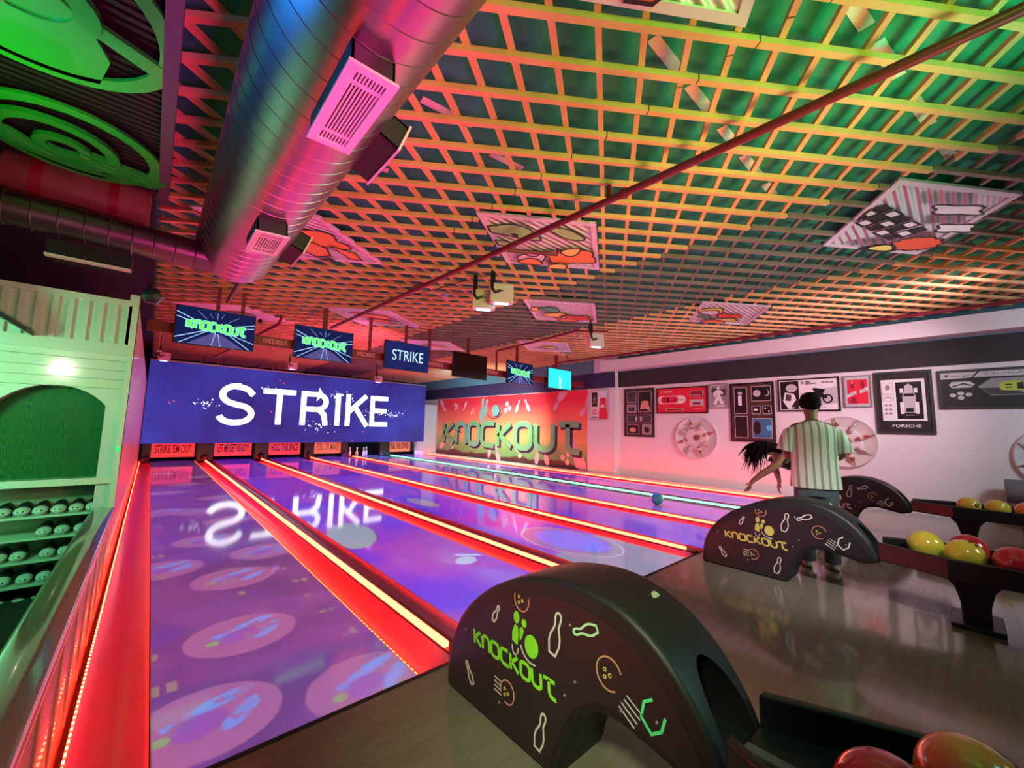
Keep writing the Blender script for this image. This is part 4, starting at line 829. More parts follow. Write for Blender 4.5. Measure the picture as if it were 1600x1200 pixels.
# letters get wider towards the near end as in the painted perspective; each letter is its own part
x = 0.62; LWS = [0.95, 0.85, 0.85, 0.95, 0.95, 0.98, 1.0, 1.05]; GAP = 0.05; scale = (8.62-0.62)/(sum(LWS)+0.05*7)
for ch, lw in zip('KnOCKOUT', LWS):
    wd = lw*scale*0.80
    for nm, dx, dz, sw, mtl, off in (('letter_shadow', 0.10, -0.07, 0.22, m_shd, 0.001), ('letter', 0, 0, 0.20, m_ltr, 0.006)):
        fl = FR((MX-0.02, 16.4-x-dx, 0.62+dz), (0,-1,0), (0,0,1), (-1,0,0)); mb = MB(); gw, sts = GLY[ch]; sxx = wd/gw
        for st in sts: mb.stroke([(px*sxx, py*0.86) for px, py in st], sw, fl, 0.004, off, closed=(ch == 'O'))
        P_(mb.build(nm, mtl, loc=mur.location), mur)
    x += (lw+GAP)*scale
def pin2d(L_, ang, cx, cz):
    pr = [(0.0,0.0),(0.10,0.0),(0.17,0.25),(0.155,0.42),(0.09,0.58),(0.062,0.68),(0.085,0.80),(0.092,0.88),(0.07,0.96),(0.0,1.0)]
    pts = [(px*0.95, pz) for px, pz in pr] + [(-px*0.95, pz) for px, pz in pr[::-1][1:-1]]
    c, s = math.cos(math.radians(ang)), math.sin(math.radians(ang))
    return [(cx+(px*c-(pz-0.5)*s)*L_, cz+(px*s+(pz-0.5)*c)*L_) for px, pz in pts]
def clampz(pts, x1=8.74): return [(max(0.02, min(x1, px)), max(0.08, min(2.54, pz))) for px, pz in pts]
for L_, ang, px, pz in ((0.75,-140,0.45,2.28),(0.42,150,2.2,2.2),(0.30,-35,2.75,1.98),(0.50,-25,5.55,2.12),(0.50,30,6.05,2.15),(0.95,-215,7.6,2.32),(0.95,140,8.75,2.1),(0.62,-15,4.0,0.45),(0.72,22,4.45,0.32),(0.62,-8,6.6,0.42),(0.62,20,7.0,0.40),(1.25,25,8.35,0.50),(0.75,-60,0.65,0.55),(0.2,10,0.1,1.6)):
    P_(MB().prism(clampz(pin2d(L_,ang,px,pz)), fm, 0.003, 0.001).build('painted_pin', m_mpin, loc=mur.location), mur)
    c, s = math.cos(math.radians(ang)), math.sin(math.radians(ang))
    if L_ > 0.6:
        mb = MB()
        for q in (0.60,0.65): mb.stroke(clampz([(px+(-0.075*c-(q-0.5)*s)*L_, pz+(-0.075*s+(q-0.5)*c)*L_),(px+(0.075*c-(q-0.5)*s)*L_, pz+(0.075*s+(q-0.5)*c)*L_)]), 0.02*L_, fm, 0.002, 0.005)
        P_(mb.build('pin_stripes', mat('mural_red_stripe',(0.6,0.05,0.08),0.5), loc=mur.location), mur)
for px, pz, r in ((1.45,2.28,.09),(1.6,2.22,.09),(1.5,2.1,.08),(4.95,2.22,.10),(5.1,2.05,.10),(4.88,1.98,.10),(1.25,0.55,.06),(1.45,0.5,.06),(1.35,0.38,.06),(5.6,0.55,.09),(5.78,0.60,.09),(5.72,0.33,.09),(7.75,0.42,.09),(7.98,0.52,.09),(7.95,0.28,.09)):
    P_(MB().prism(arc(px,pz,r,0,345,20), fm, 0.003, 0.001).build('painted_dot', m_mpin if pz > 1 else mat('mural_pale_dot',(0.62,0.6,0.45),0.5), loc=mur.location), mur)
P_(MB().prism(clampz(pin2d(1.0,-4,3.45,2.02)), fm, 0.003, 0.009).build('painted_emblem_pin', m_mteal, loc=mur.location), mur)
P_(MB().prism(clampz(pin2d(0.7,-14,3.68,2.12)), fm, 0.003, 0.008).build('painted_emblem_pin', m_mteal, loc=mur.location), mur)
P_(MB().prism(arc(4.28,1.98,0.24,0,350,30,0.22), fm, 0.003, 0.009).build('painted_emblem_ball', m_mteal, loc=mur.location), mur)
P_(MB().prism(arc(4.33,1.95,0.25,0,350,30,0.23), fm, 0.003, 0.005).build('painted_ball_shadow', m_shd, loc=mur.location), mur)
P_(MB().stroke(arc(4.22,2.15,0.55,215,325,16,0.48), 0.03, fm, 0.003, 0.009).build('painted_swoosh', m_shd, loc=mur.location), mur)
# narrow pin panel beyond the mural
t = thing('painted_board', 'narrow pale panel with a black outlined bowling pin at the far end of the mural', 'wall panel', (10.04, 16.95, 0.2))
P_(MB().box(10.02, 16.45, 0.06, 10.049, 17.5, 2.4).build('panel', mat('pale_pink_board',(0.6,0.42,0.5),0.5), loc=t.location), t)
fp = FR((10.02, 17.4, 0), (0,-1,0), (0,0,1), (-1,0,0))
P_(MB().prism(pin2d(1.72,0,0.45,1.18), fp, 0.002, 0.001).build('pin_outline', CC['k'], loc=t.location), t)
P_(MB().prism([(0.45+(x-0.45)*0.72, 1.18+(z-1.18)*0.88) for x, z in pin2d(1.72,0,0.45,1.18)], fp, 0.002, 0.004).build('pin_shape', m_mpin, loc=t.location), t)
P_(MB().stroke(arc(0.45,2.18,0.13,0,345,20,0.11), 0.06, fp, 0.002, 0.003, closed=True).build('ball_outline', CC['k'], loc=t.location), t)
P_(MB().prism([(0.30,0.55),(0.60,0.72),(0.58,0.42),(0.45,0.36),(0.34,0.42)], fp, 0.002, 0.007).build('pin_shade_patch', CC['k'], loc=t.location), t)

# ------------------------------------------------------------------ framed pictures on the right wall
K = (WR-0.0)/10.1
def Y_(y): return y*K
def Z_(z): return 1.35+(z-1.35)*K
m_frame = mat('black_frame', (0.015,0.013,0.014), 0.3); m_brown = mat('brown_mount', (0.065,0.022,0.022), 0.6); m_wmt = mat('white_mount', (0.70,0.70,0.70), 0.6); m_kmt = mat('black_mount', (0.012,0.012,0.013), 0.5); m_silver = mat('silver_edge', (0.6,0.6,0.6), 0.3, 0.8); m_thin = mat('pale_bevel', (0.55,0.48,0.45), 0.6)
GREY = mat('photo_grey', (0.28,0.28,0.28), 0.5); DGREY = mat('photo_dark', (0.05,0.05,0.055), 0.45); LGREY = mat('photo_light', (0.5,0.52,0.52), 0.5); REDP = mat('photo_red', (0.72,0.02,0.05), 0.45); DRED = mat('photo_deep_red', (0.25,0.01,0.04), 0.45); LIMEP = mat('photo_lime', (0.45,0.55,0.06), 0.45); WH = mat('photo_white', (0.8,0.8,0.8), 0.5); BLUP = mat('photo_blue', (0.03,0.16,0.3), 0.4); SKIN = mat('photo_warm', (0.65,0.3,0.2), 0.5); BLK = mat('photo_black', (0.006,0.006,0.007), 0.4); CYP = mat('photo_cyan', (0.1,0.55,0.8), 0.4)
def picture(x, yl, yr, zt, zb, label, mount, items, fw=0.035, fmt=None):
    """yl: far (left) edge, yr: near (right) edge; items in unit coords, u to the right, v up"""
    t = thing('framed_picture', label, 'picture', (x, (yl+yr)/2, zb), group='framed pictures on the right wall'); W_ = yl-yr; H_ = zt-zb
    f = FR((x, yl, zb), (0,-1,0), (0,0,1), (-1,0,0)); fm_ = fmt or m_frame
    mb = MB()
    for a0,b0,a1,b1 in ((0,0,W_,fw),(0,H_-fw,W_,H_),(0,fw,fw,H_-fw),(W_-fw,fw,W_,H_-fw)): mb.prism([(a0,b0),(a1,b0),(a1,b1),(a0,b1)], f, 0.035)
    P_(mb.build('frame', fm_, loc=t.location), t)
    P_(MB().prism([(fw,fw),(W_-fw,fw),(W_-fw,H_-fw),(fw,H_-fw)], f, 0.02).build('mount', mount, loc=t.location), t)
    def S(p): return (fw+(W_-2*fw)*p[0], fw+(H_-2*fw)*p[1])
    z = 0.021
    for it in items:
        k = it[0]; z += 0.0006
        if k == 'r': _, m, a0, b0, a1, b1 = it; P_(MB().prism([S((a0,b0)),S((a1,b0)),S((a1,b1)),S((a0,b1))], f, 0.0015, z).build('print_area', m, loc=t.location), t)
        elif k == 'p': _, m, pts = it; P_(MB().prism([S(p) for p in pts], f, 0.0015, z).build('print_shape', m, loc=t.location), t)
        elif k == 'w':
            _, m, a0, b0, a1, b1 = it; P_(MB().prism([S((a0-0.015,b0-0.01)),S((a1+0.015,b0-0.01)),S((a1+0.015,b1+0.01)),S((a0-0.015,b1+0.01))], f, 0.0012, z).build('window_bevel', m_thin, loc=t.location), t); z += 0.001
            P_(MB().prism([S((a0,b0)),S((a1,b0)),S((a1,b1)),S((a0,b1))], f, 0.0015, z).build('photo', m, loc=t.location), t)
        elif k == 'e': _, m, cx, cy, rx, ry = it; P_(MB().prism([S((cx+rx*math.cos(2*PI*i/24), cy+ry*math.sin(2*PI*i/24))) for i in range(24)], f, 0.0015, z).build('print_shape', m, loc=t.location), t)
        elif k == 't': _, m, s, a0, b0, a1, b1 = it; p0_ = S((a0,b0)); p1_ = S((a1,b1)); f3 = FR(f[0]+f[1]*p0_[0]+f[2]*p0_[1], f[1], f[2], f[3]); P_(text_mesh(s, f3, p1_[1]-p0_[1], p1_[0]-p0_[0], 0.0015, z, 0.01).build('lettering', m, loc=t.location), t)
        elif k == 'l': _, m, pts, w_ = it; P_(MB().stroke([S(p) for p in pts], w_, f, 0.0015, z).build('print_line', m, loc=t.location), t)
    return t
def capsule(x0, x1, y0, y1, n=8):
    r = (y1-y0)/2; rx = r*0.45; return [(x0+rx-rx*math.cos(PI*(i/n-0.5)+0) if False else x0+rx+rx*math.cos(PI/2+PI*i/n), (y0+y1)/2+r*math.sin(PI/2+PI*i/n)) for i in range(n+1)] + [(x1-rx+rx*math.cos(-PI/2+PI*i/n), (y0+y1)/2+r*math.sin(-PI/2+PI*i/n)) for i in range(n+1)]
def car_top(mb_, a0, a1, b0, b1, body, glass):
    w_ = a1-a0; h_ = b1-b0
    return [('p', body, [(a0,b0+.25*h_),(a0+.06*w_,b0+.05*h_),(a0+.3*w_,b0),(a0+.75*w_,b0+.02*h_),(a1-.04*w_,b0+.08*h_),(a1,b0+.3*h_),(a1,b1-.3*h_),(a1-.04*w_,b1-.08*h_),(a0+.75*w_,b1-.02*h_),(a0+.3*w_,b1),(a0+.06*w_,b1-.05*h_),(a0,b1-.25*h_)]),
            ('p', glass, [(a0+.35*w_,b0+.18*h_),(a0+.48*w_,b0+.12*h_),(a0+.48*w_,b1-.12*h_),(a0+.35*w_,b1-.18*h_)]), ('p', glass, [(a0+.78*w_,b0+.2*h_),(a0+.86*w_,b0+.25*h_),(a0+.86*w_,b1-.25*h_),(a0+.78*w_,b1-.2*h_)]), ('r', glass, a0+.12*w_,b0+.3*h_,a0+.26*w_,b0+.42*h_), ('r', glass, a0+.12*w_,b1-.42*h_,a0+.26*w_,b1-.3*h_)]
def figure2d(m, cx, cy, s):
    return [('e', m, cx, cy+.30*s, .07*s, .08*s), ('p', m, [(cx-.12*s,cy+.2*s),(cx+.12*s,cy+.2*s),(cx+.10*s,cy-.1*s),(cx-.10*s,cy-.1*s)]), ('l', m, [(cx-.1*s,cy+.18*s),(cx-.26*s,cy+.05*s),(cx-.2*s,cy-.08*s)], .05*s), ('l', m, [(cx+.1*s,cy+.18*s),(cx+.25*s,cy+.02*s)], .05*s), ('l', m, [(cx-.06*s,cy-.1*s),(cx-.14*s,cy-.26*s),(cx-.26*s,cy-.42*s)], .07*s), ('l', m, [(cx+.06*s,cy-.1*s),(cx+.12*s,cy-.25*s),(cx+.25*s,cy-.4*s)], .07*s)]
picture(10.0, Y_(7.42), Y_(6.78), 2.52, 1.62, 'small white framed picture with number 10 on the column beside the mural', WH, [('r', BLK, .08,.45,.42,.95)] + figure2d(GREY,.25,.70,.4) + [('t', REDP, '10', .10,.16,.36,.36), ('t', BLK, 'LEGEND', .06,.04,.42,.10), ('r', REDP, .52,.02,.98,.30), ('r', DRED, .56,.30,.92,.55), ('e', WH, .72,.82,.12,.08), ('p', REDP, [(.55,.3),(.95,.3),(.9,.75),(.6,.75)]), ('r', WH, .62,.42,.84,.5)], 0.02, m_silver)
picture(WR, Y_(6.39), Y_(5.48), Z_(2.51), Z_(1.17), 'brown framed picture with seven small music photos, next to the column', m_brown, [('w', DGREY, .08,.72,.40,.95), ('w', BLK, .50,.52,.94,.95), ('p', SKIN, [(.55,.56),(.75,.58),(.92,.52),(.9,.60),(.80,.72),(.62,.74)]), ('e', SKIN, .74,.70,.12,.05), ('w', GREY, .08,.50,.40,.66), ('e', BLK, .18,.57,.05,.05), ('e', BLK, .30,.57,.05,.05), ('w', DGREY, .08,.28,.94,.44), ('r', LGREY, .38,.31,.45,.41), ('r', LGREY, .55,.31,.62,.41), ('w', BLK, .08,.04,.50,.23), ('e', SKIN, .28,.12,.12,.05), ('w', GREY, .64,.04,.94,.23), ('e', BLK, .79,.13,.09,.06)], 0.03)
cars = [('e', mat('photo_gold',(0.7,0.35,0.1),0.5), .08,.87,.02,.05), ('t', WH, 'FERRARI', .13,.83,.32,.91), ('p', WH, capsule(-0.0+.005,.60,.36,.70)), ('l', BLK, [(.03,.52),(.58,.52)], .012)] + car_top(None,.08,.44,.38,.68,REDP,BLK) + [('r', DRED, .12,.47,.40,.49), ('w', DRED, .70,.62,.93,.85), ('r', SKIN, .72,.66,.90,.70), ('w', LGREY, .70,.26,.93,.50), ('p', DRED, [(.72,.30),(.91,.30),(.88,.40),(.75,.40)]), ('l', SKIN, [(.68,.55),(.68,.2),(.76,.14),(.95,.14),(.95,.55)], .012), ('p', SKIN, capsule(.17,.56,.05,.17)), ('r', DRED, .20,.08,.53,.14)]
picture(WR, Y_(5.40), Y_(4.07), Z_(2.48), Z_(1.80), 'bright red framed car poster right of the brown music picture', REDP, cars, 0.03)
picture(WR, Y_(4.03), Y_(3.61), Z_(2.51), Z_(1.91), 'small black and white framed photo of a striding player, beside the moon picture', LGREY, [('r', GREY, .05,.05,.95,.95), ('e', DGREY, .25,.75,.16,.12), ('r', DGREY, .6,.5,.95,.8)] + figure2d(WH,.52,.55,1.0) + [('r', WH, .40,.05,.9,.10)], 0.025, m_silver)
picture(WR, Y_(3.56), Y_(2.66), Z_(2.485), Z_(1.15), 'tall brown framed picture with moon photos, partly behind the dark-haired person', m_brown, [('w', BLK, .08,.48,.38,.94), ('r', WH, .17,.62,.26,.80), ('e', LGREY, .22,.84,.06,.03), ('w', BLK, .08,.05,.38,.42), ('w', BLK, .52,.70,.96,.95), ('e', LGREY, .64,.83,.09,.06), ('e', LGREY, .86,.83,.08,.055), ('e', BLK, .83,.84,.08,.055), ('w', BLK, .52,.47,.70,.60), ('e', WH, .60,.54,.05,.02), ('w', BLK, .78,.47,.96,.60), ('e', WH, .83,.56,.02,.015), ('e', WH, .91,.51,.02,.015), ('w', BLUP, .52,.05,.96,.38), ('e', CYP, .90,.22,.06,.05), ('e', BLK, .62,.22,.09,.12)], 0.035)
moto = [('r', BLK, .02,.03,.35,.97), ('e', LGREY, .22,.74,.10,.14), ('p', WH, [(.10,.60),(.26,.55),(.30,.35),(.20,.10),(.28,.08),(.16,.02),(.06,.3)]), ('p', DGREY, [(.12,.55),(.22,.5),(.2,.3),(.1,.32)]), ('e', GREY, .42,.90,.03,.05), ('t', BLK, 'BMW', .48,.90,.56,.95), ('t', BLK, 'MOTORRAD', .48,.84,.66,.89), ('e', GREY, .77,.89,.03,.035), ('e', GREY, .84,.89,.03,.035), ('e', GREY, .91,.89,.03,.035), ('p', LGREY, [(.37,.55),(.98,.75),(.98,.2),(.5,.1)]),
        ('e', BLK, .83,.35,.085,.15), ('e', LGREY, .83,.35,.055,.10), ('e', BLK, .50,.42,.085,.15), ('e', LGREY, .50,.42,.055,.10), ('p', BLK, [(.50,.60),(.62,.72),(.80,.66),(.76,.52),(.84,.40),(.80,.36),(.66,.42),(.56,.40)]), ('p', WH, [(.46,.62),(.56,.72),(.62,.60),(.52,.52)]), ('r', GREY, .62,.08,.80,.09)]
picture(WR, Y_(2.585), Y_(1.53), Z_(2.505), Z_(1.82), 'white framed motorcycle poster with a rider in a pale helmet, above the striped-shirt person', WH, moto, 0.03)
picture(WR, Y_(1.47), Y_(1.06), Z_(2.50), Z_(1.887), 'small red framed picture reading RON between the motorcycle poster and the white car picture', LGREY, [('r', REDP, .09,.08,.91,.90), ('p', WH, [(.09,.30),(.45,.40),(.45,.52),(.09,.42)]), ('p', WH, [(.60,.42),(.91,.52),(.91,.64),(.60,.54)]), ('t', BLK, 'RON', .12,.37,.42,.46), ('t', BLK, 'O7', .66,.49,.86,.58), ('e', DRED, .3,.72,.08,.12), ('e', DRED, .72,.72,.08,.12), ('p', DRED, [(.2,.1),(.45,.1),(.4,.3),(.25,.3)]), ('e', SKIN, .3,.8,.05,.05)], 0.022, m_silver)
por = [('r', WH, .07,.18,.92,.90), ('r', BLK, .36,.21,.86,.85)] + [('w', WH, .10,.66,.30,.84), ('w', WH, .10,.53,.30,.63), ('l', BLK, [(.12,.57),(.18,.60),(.25,.59),(.28,.56)], .01), ('p', GREY, [(.16,.72),(.24,.72),(.26,.78),(.2,.82),(.15,.78)])] + [('e', GREY, x, y, .035,.018) for x in (.15,.24) for y in (.45,.38,.31)] + \
      [('p', LGREY, [(.49,.32),(.73,.32),(.74,.60),(.70,.68),(.52,.68),(.48,.60)]), ('p', LGREY, [(.52,.66),(.70,.66),(.69,.78),(.61,.82),(.53,.78)]), ('r', WH, .43,.30,.50,.50), ('r', WH, .72,.30,.79,.50), ('r', WH, .44,.66,.51,.74), ('r', WH, .71,.66,.78,.74), ('p', BLK, [(.50,.60),(.72,.60),(.70,.65),(.52,.65)]), ('r', BLK, .54,.33,.68,.40), ('r', GREY, .53,.27,.69,.285), ('t', WH, 'PORSCHE', .25,.07,.80,.12)]
picture(WR, Y_(1.02), Y_(0.26), Z_(2.53), Z_(1.395), 'large black framed picture of a white car seen from above lettered PORSCHE', m_kmt, por, 0.045, mat('chrome_black_frame',(0.06,0.06,0.06),0.35,0.4))
lam = [('p', LGREY, [(.0,.80),(.27,.83),(.33,.99),(.0,.99)]), ('p', LGREY, [(.29,.83),(1.0,.83),(1.0,.99),(.35,.99)]), ('p', BLK, [(.03,.93),(.08,.93),(.055,.85)]), ('t', BLK, 'Lamborghini', .09,.86,.27,.91), ('t', GREY, 'HURACAN', .40,.87,.97,.95), ('p', LGREY, [(.07,.63),(.10,.54),(.26,.54),(.30,.63),(.26,.72),(.10,.72)]), ('l', BLK, [(.1,.58),(.2,.66),(.27,.6)], .02)] + [('e', LGREY, x, y, .03,.055) for x, y in ((.10,.33),(.17,.38),(.24,.34),(.17,.25))] + \
      [('p', GREY, [(.32,.55),(.42,.30),(.90,.30),(1.0,.5),(.92,.78),(.44,.78)]), ('p', DGREY, [(.33,.52),(.42,.32),(.70,.32),(.62,.50)]), ('p', LGREY, [(.70,.32),(.90,.32),(.98,.5),(.70,.48)])] + car_top(None,.50,.90,.42,.68,LIMEP,BLK)
picture(WR, Y_(0.20), Y_(-1.15), Z_(2.49), Z_(1.83), 'wide black framed picture of a lime sports car lettered LAMBORGHINI at the right edge', m_kmt, lam, 0.04, mat('chrome_black_frame'))

# ------------------------------------------------------------------ white round wall discs with bottles
def bottle_disc(cy, cz, r, label):
    t = thing('bottle_disc', label, 'wall decoration', (WR, cy, cz), group='round bottle displays on the right wall'); f = FR((WR, cy, cz), (0,-1,0), (0,0,1), (-1,0,0))
    P_(MB().lathe([(r,0),(r,0.05),(r-0.015,0.075),(r-0.06,0.045),(r*0.55,0.03),(r*0.5,0.05),(0.10,0.05),(0.09,0.03),(0.02,0.03)], (WR, cy, cz), 48, (-1,0,0)).build('dish', mat('dish_white',(0.66,0.64,0.62),0.35), smooth=35, loc=t.location), t)
    P_(MB().lathe([(0.02,0.03),(0.065,0.03),(0.065,0.055),(0.055,0.06),(0.01,0.06)], (WR, cy, cz), 24, (-1,0,0)).build('centre_cap', mat('brown_cap',(0.2,0.07,0.05),0.5), smooth=35, loc=t.location), t)
    cols = [mat('bottle_red',(0.35,0.06,0.06),0.15), mat('bottle_clear',(0.4,0.4,0.4),0.1), mat('bottle_amber',(0.25,0.08,0.03),0.15), mat('bottle_pale',(0.5,0.45,0.4),0.15)]
    for k in range(8):
        a = math.radians(18+45*k); d = Vector((0, -math.cos(a), math.sin(a))); c = Vector((WR-0.092, cy, cz)) + d*(r*0.42)
        b_ = thing('bottle', 'small %s bottle on the white disc %s, %s' % (['red','clear','amber','pale'][k % 4], 'by the moon picture' if cy > 3 else ('behind the striped shirt' if cy > 0 else 'at the right edge'), ['pointing right','pointing upper right','pointing up','pointing upper left','pointing left','pointing lower left','pointing down','pointing lower right'][k]), 'bottle', c, group='bottles on the wall discs')
        P_(MB().lathe([(0.008,0),(0.034,0.004),(0.037,0.02),(0.037,0.13),(0.022,0.17),(0.010,0.20),(0.009,0.245),(0.012,0.25),(0.012,0.262),(0.004,0.264)], c, 14, tuple(d)).build('glass', cols[k % 4], smooth=40, loc=c), b_)
        P_(MB().lathe([(0.0375,0.04),(0.0385,0.041),(0.0385,0.10),(0.0375,0.101)], c, 14, tuple(d)).build('paper_label', mat('label_paper',(0.6,0.5,0.45),0.6), smooth=40, loc=c), b_)
    return t
bottle_disc(Y_(4.36), Z_(1.20), 0.53, 'round white dish with eight radiating bottles between the red poster and the moon picture')
bottle_disc(Y_(1.50), Z_(1.22), 0.50, 'round white dish with bottles half hidden behind the striped-shirt person')
bottle_disc(Y_(-1.02), Z_(1.08), 0.50, 'round white dish with bottles cut by the right edge of the view')

# ------------------------------------------------------------------ ball return hoods with racks
m_hood = mat('hood_black', (0.009,0.009,0.011), 0.5); m_face = mat('hood_side_print', (0.016,0.013,0.018), 0.42); m_hgreen = mat('print_lime', (0.22,0.75,0.03), 0.5); m_hwhite = mat('print_white', (0.62,0.62,0.60), 0.5); m_horange = mat('print_orange', (0.65,0.30,0.18), 0.5); m_hteal = mat('print_mint', (0.10,0.85,0.35), 0.5); m_gold = mat('print_gold', (0.60,0.52,0.12), 0.5)
def cat_(P, n=4):
    out = []
    for i in range(len(P)-1):
        a = P[max(i-1,0)]; b = P[i]; c = P[i+1]; d = P[min(i+2,len(P)-1)]
        for k in range(n):
            t = k/n; out.append(tuple(0.5*(2*b[j]+(c[j]-a[j])*t+(2*a[j]-5*b[j]+4*c[j]-d[j])*t*t+(3*b[j]-a[j]-3*c[j]+d[j])*t**3) for j in (0,1)))
    return out+[P[-1]]
m_rack = mat('rack_black', (0.010,0.010,0.011), 0.35)
PROF = [(1.90,0.0),(1.895,0.12),(1.87,0.23),(1.80,0.365),(1.70,0.475),(1.57,0.575),(1.40,0.665),(1.22,0.725),(1.03,0.75),(0.88,0.735),(0.76,0.69),(0.66,0.62),(0.58,0.53),(0.52,0.43),(0.485,0.335)]
PROF = PROF[:1]+cat_(PROF[1:], 3)
UND = [(0.60,0.30),(0.72,0.325),(0.84,0.345),(0.93,0.335),(1.00,0.29),(1.06,0.20),(1.11,0.08),(1.13,0.0)]
def hood(x0, label, lime, mint):
    W_ = 0.325; t = thing('ball_return', label, 'ball return', (x0+W_/2, 1.2, 0)); f = FR((x0, 0, 0), (0,1,0), (0,0,1), (1,0,0))
    hm = MB().prism(PROF + UND, f, W_).build('housing', m_hood, bevel=0.03)
    cut_ = MB(); ce = [(x0+W_/2+0.105*math.cos(2*PI*k/28), 0.435+0.165*math.sin(2*PI*k/28)) for k in range(28)]
    cut_.prism([(x, z) for x, z in ce if z > 0.43]+[(x0+W_/2-0.105,0.2),(x0+W_/2+0.105,0.2)], FR((0,0.3,0), (1,0,0), (0,0,1), (0,1,0)), 0.62)
    co = cut_.build('cutter', m_rack, fix=True)
    bo_ = hm.modifiers.new('cut', 'BOOLEAN'); bo_.object = co; bo_.operation = 'DIFFERENCE'; bo_.solver = 'EXACT'
    dg = bpy.context.evaluated_depsgraph_get(); me = bpy.data.meshes.new_from_object(hm.evaluated_get(dg)); bpy.data.objects.remove(hm, do_unlink=True); bpy.data.objects.remove(co, do_unlink=True)
    me.name = 'housing'; me.materials.clear(); me.materials.append(m_hood); me.polygons.foreach_set('use_smooth', [True]*len(me.polygons)); me.set_sharp_from_angle(angle=math.radians(35)); me.transform(Matrix.Translation(-t.location))
    ho = bpy.data.objects.new('housing', me); COL.objects.link(ho); ho.parent = t
    P_(MB().prism([(0.90,0.44),(0.90,0.36),(0.50,0.34),(0.50,0.37)], f, W_-0.12, 0.06).build('mouth_ramp', m_rack, loc=t.location), t)
    # printed side sheet, slightly inset from the rim
    def inset(p, k): c = (1.25, 0.28); return (c[0]+(p[0]-c[0])*k, c[1]+(p[1]-c[1])*k)
    sheet = [(1.86,0.015)] + [(p[0]-0.045*(p[0]-1.15), p[1]-0.075*min(1, p[1]/0.5)) for p in PROF[1:]]; sheet = [p for p in sheet if p[0] > 0.66 or p[1] > 0.38]; sheet.append((0.545,0.36))
    sheet += [(0.62,0.34),(0.72,0.365),(0.84,0.385),(0.94,0.372),(1.03,0.31),(1.09,0.21),(1.14,0.09),(1.165,0.015)]
    P_(MB().prism(sheet, f, 0.004, -0.004).build('printed_side', m_face, loc=t.location), t)
    fs_ = FR((x0-0.004, 0, 0), (0,-1,0), (0,0,1), (-1,0,0)); T = 0.0015
    def q(mb, nm, m): return P_(mb.build(nm, m, loc=t.location), t)
    fw_ = FR((x0-0.004, 1.655, 0.298), (0,-1,-0.02), (0,0.12,1), (-1,0,0)); q(word(MB(), 'KnOCKOUT', fw_, 0.060, 0.53, 0.0145, T), 'lettering', lime)
    def S(pts): return [(-a, b) for a, b in pts]
    def pin_at(y, z, L_, ang): return [(px, pz) for px, pz in pin2d(L_, ang, -y, z)]
    q(MB().prism(arc(-1.36,0.517,0.018,0,340,14,0.026), fs_, T), 'emblem_pin', lime)
    q(MB().prism([(-1.385,0.415),(-1.35,0.405),(-1.345,0.45),(-1.352,0.482),(-1.37,0.485),(-1.385,0.45)], fs_, T), 'emblem_pin', lime)
    q(MB().prism([(-1.337,0.43),(-1.325,0.44),(-1.312,0.475),(-1.325,0.49),(-1.34,0.478)], fs_, T), 'emblem_pin', lime); q(MB().prism(arc(-1.312,0.508,0.015,0,340,12,0.017), fs_, T), 'emblem_pin', lime)
    q(MB().stroke(arc(-1.365,0.395,0.02,180,360,8,0.035), 0.005, fs_, T), 'emblem_line', m_hwhite)
    q(MB().prism(arc(-1.265,0.432,0.040,0,345,22,0.045), fs_, T), 'emblem_ball', lime); q(MB().stroke(arc(-1.26,0.44,0.075,200,285,10,0.075), 0.006, fs_, T), 'emblem_line', m_hwhite)
    def outline(y, z, L_, ang, m=m_hwhite, w_=0.008):
        pts = pin_at(y, z, L_, ang); q(MB().stroke(pts, w_, fs_, T, closed=True), 'pin_drawing', m)
    outline(1.130,0.535,0.17,-12); outline(1.50,0.485,0.085,-28); outline(1.69,0.145,0.10,35); outline(1.205,0.135,0.15,-14)
    outline(0.985,0.60,0.12,115, m_hwhite if not mint else mat('print_pale_mint',(0.45,0.75,0.5),0.5))
    for (y, z, r, a0, a1) in ((0.88,0.495,0.052,20,300),(1.41,0.185,0.045,-110,200),(1.33,0.60,0.045,160,380)):
        q(MB().stroke(arc(-y,z,r,a0,a1,18,r*1.05), 0.005, fs_, T), 'ball_drawing', m_horange)
        for k in range(3): q(MB().stroke(arc(-y-0.01+0.014*math.cos(k*2.1),z-0.004+0.014*math.sin(k*2.1),0.006,0,330,8), 0.003, fs_, T, closed=True), 'finger_hole_drawing', m_gold)
    for k in range(4): q(MB().stroke([(-0.84+0.01*k,0.44+0.016*k-0.03),(-0.78+0.01*k,0.40+0.018*k-0.03)], 0.004, fs_, T), 'speed_line', m_hwhite)
    for k in range(4): q(MB().stroke([(-1.50,0.16+0.018*k),(-1.45,0.155+0.018*k)], 0.004, fs_, T), 'speed_line', m_hwhite)
    q(MB().stroke([(-0.715,0.49),(-0.745,0.47),(-0.755,0.42),(-0.72,0.385),(-0.685,0.41),(-0.672,0.455)], 0.009, fs_, T), 'ring_drawing', m_hteal if mint else m_hwhite)
    for y, z in ((1.055,0.595),(0.83,0.40),(1.03,0.40),(1.46,0.12),(0.70,0.43),(1.73,0.33),(1.08,0.33)): q(MB().ball((x0-0.005,y,z), 0.0055, 8), 'rivet', m_silver)
    # small round badge on the hood top
    nrm = Vector((0,-0.62,0.78)).normalized(); q(MB().lathe([(0.008,0),(0.024,0.001),(0.024,0.004),(0.008,0.005)], Vector((x0+0.225,0.82,0.712)), 18, tuple(nrm)), 'badge', mat('cream_badge',(0.6,0.6,0.45),0.4))
    return t
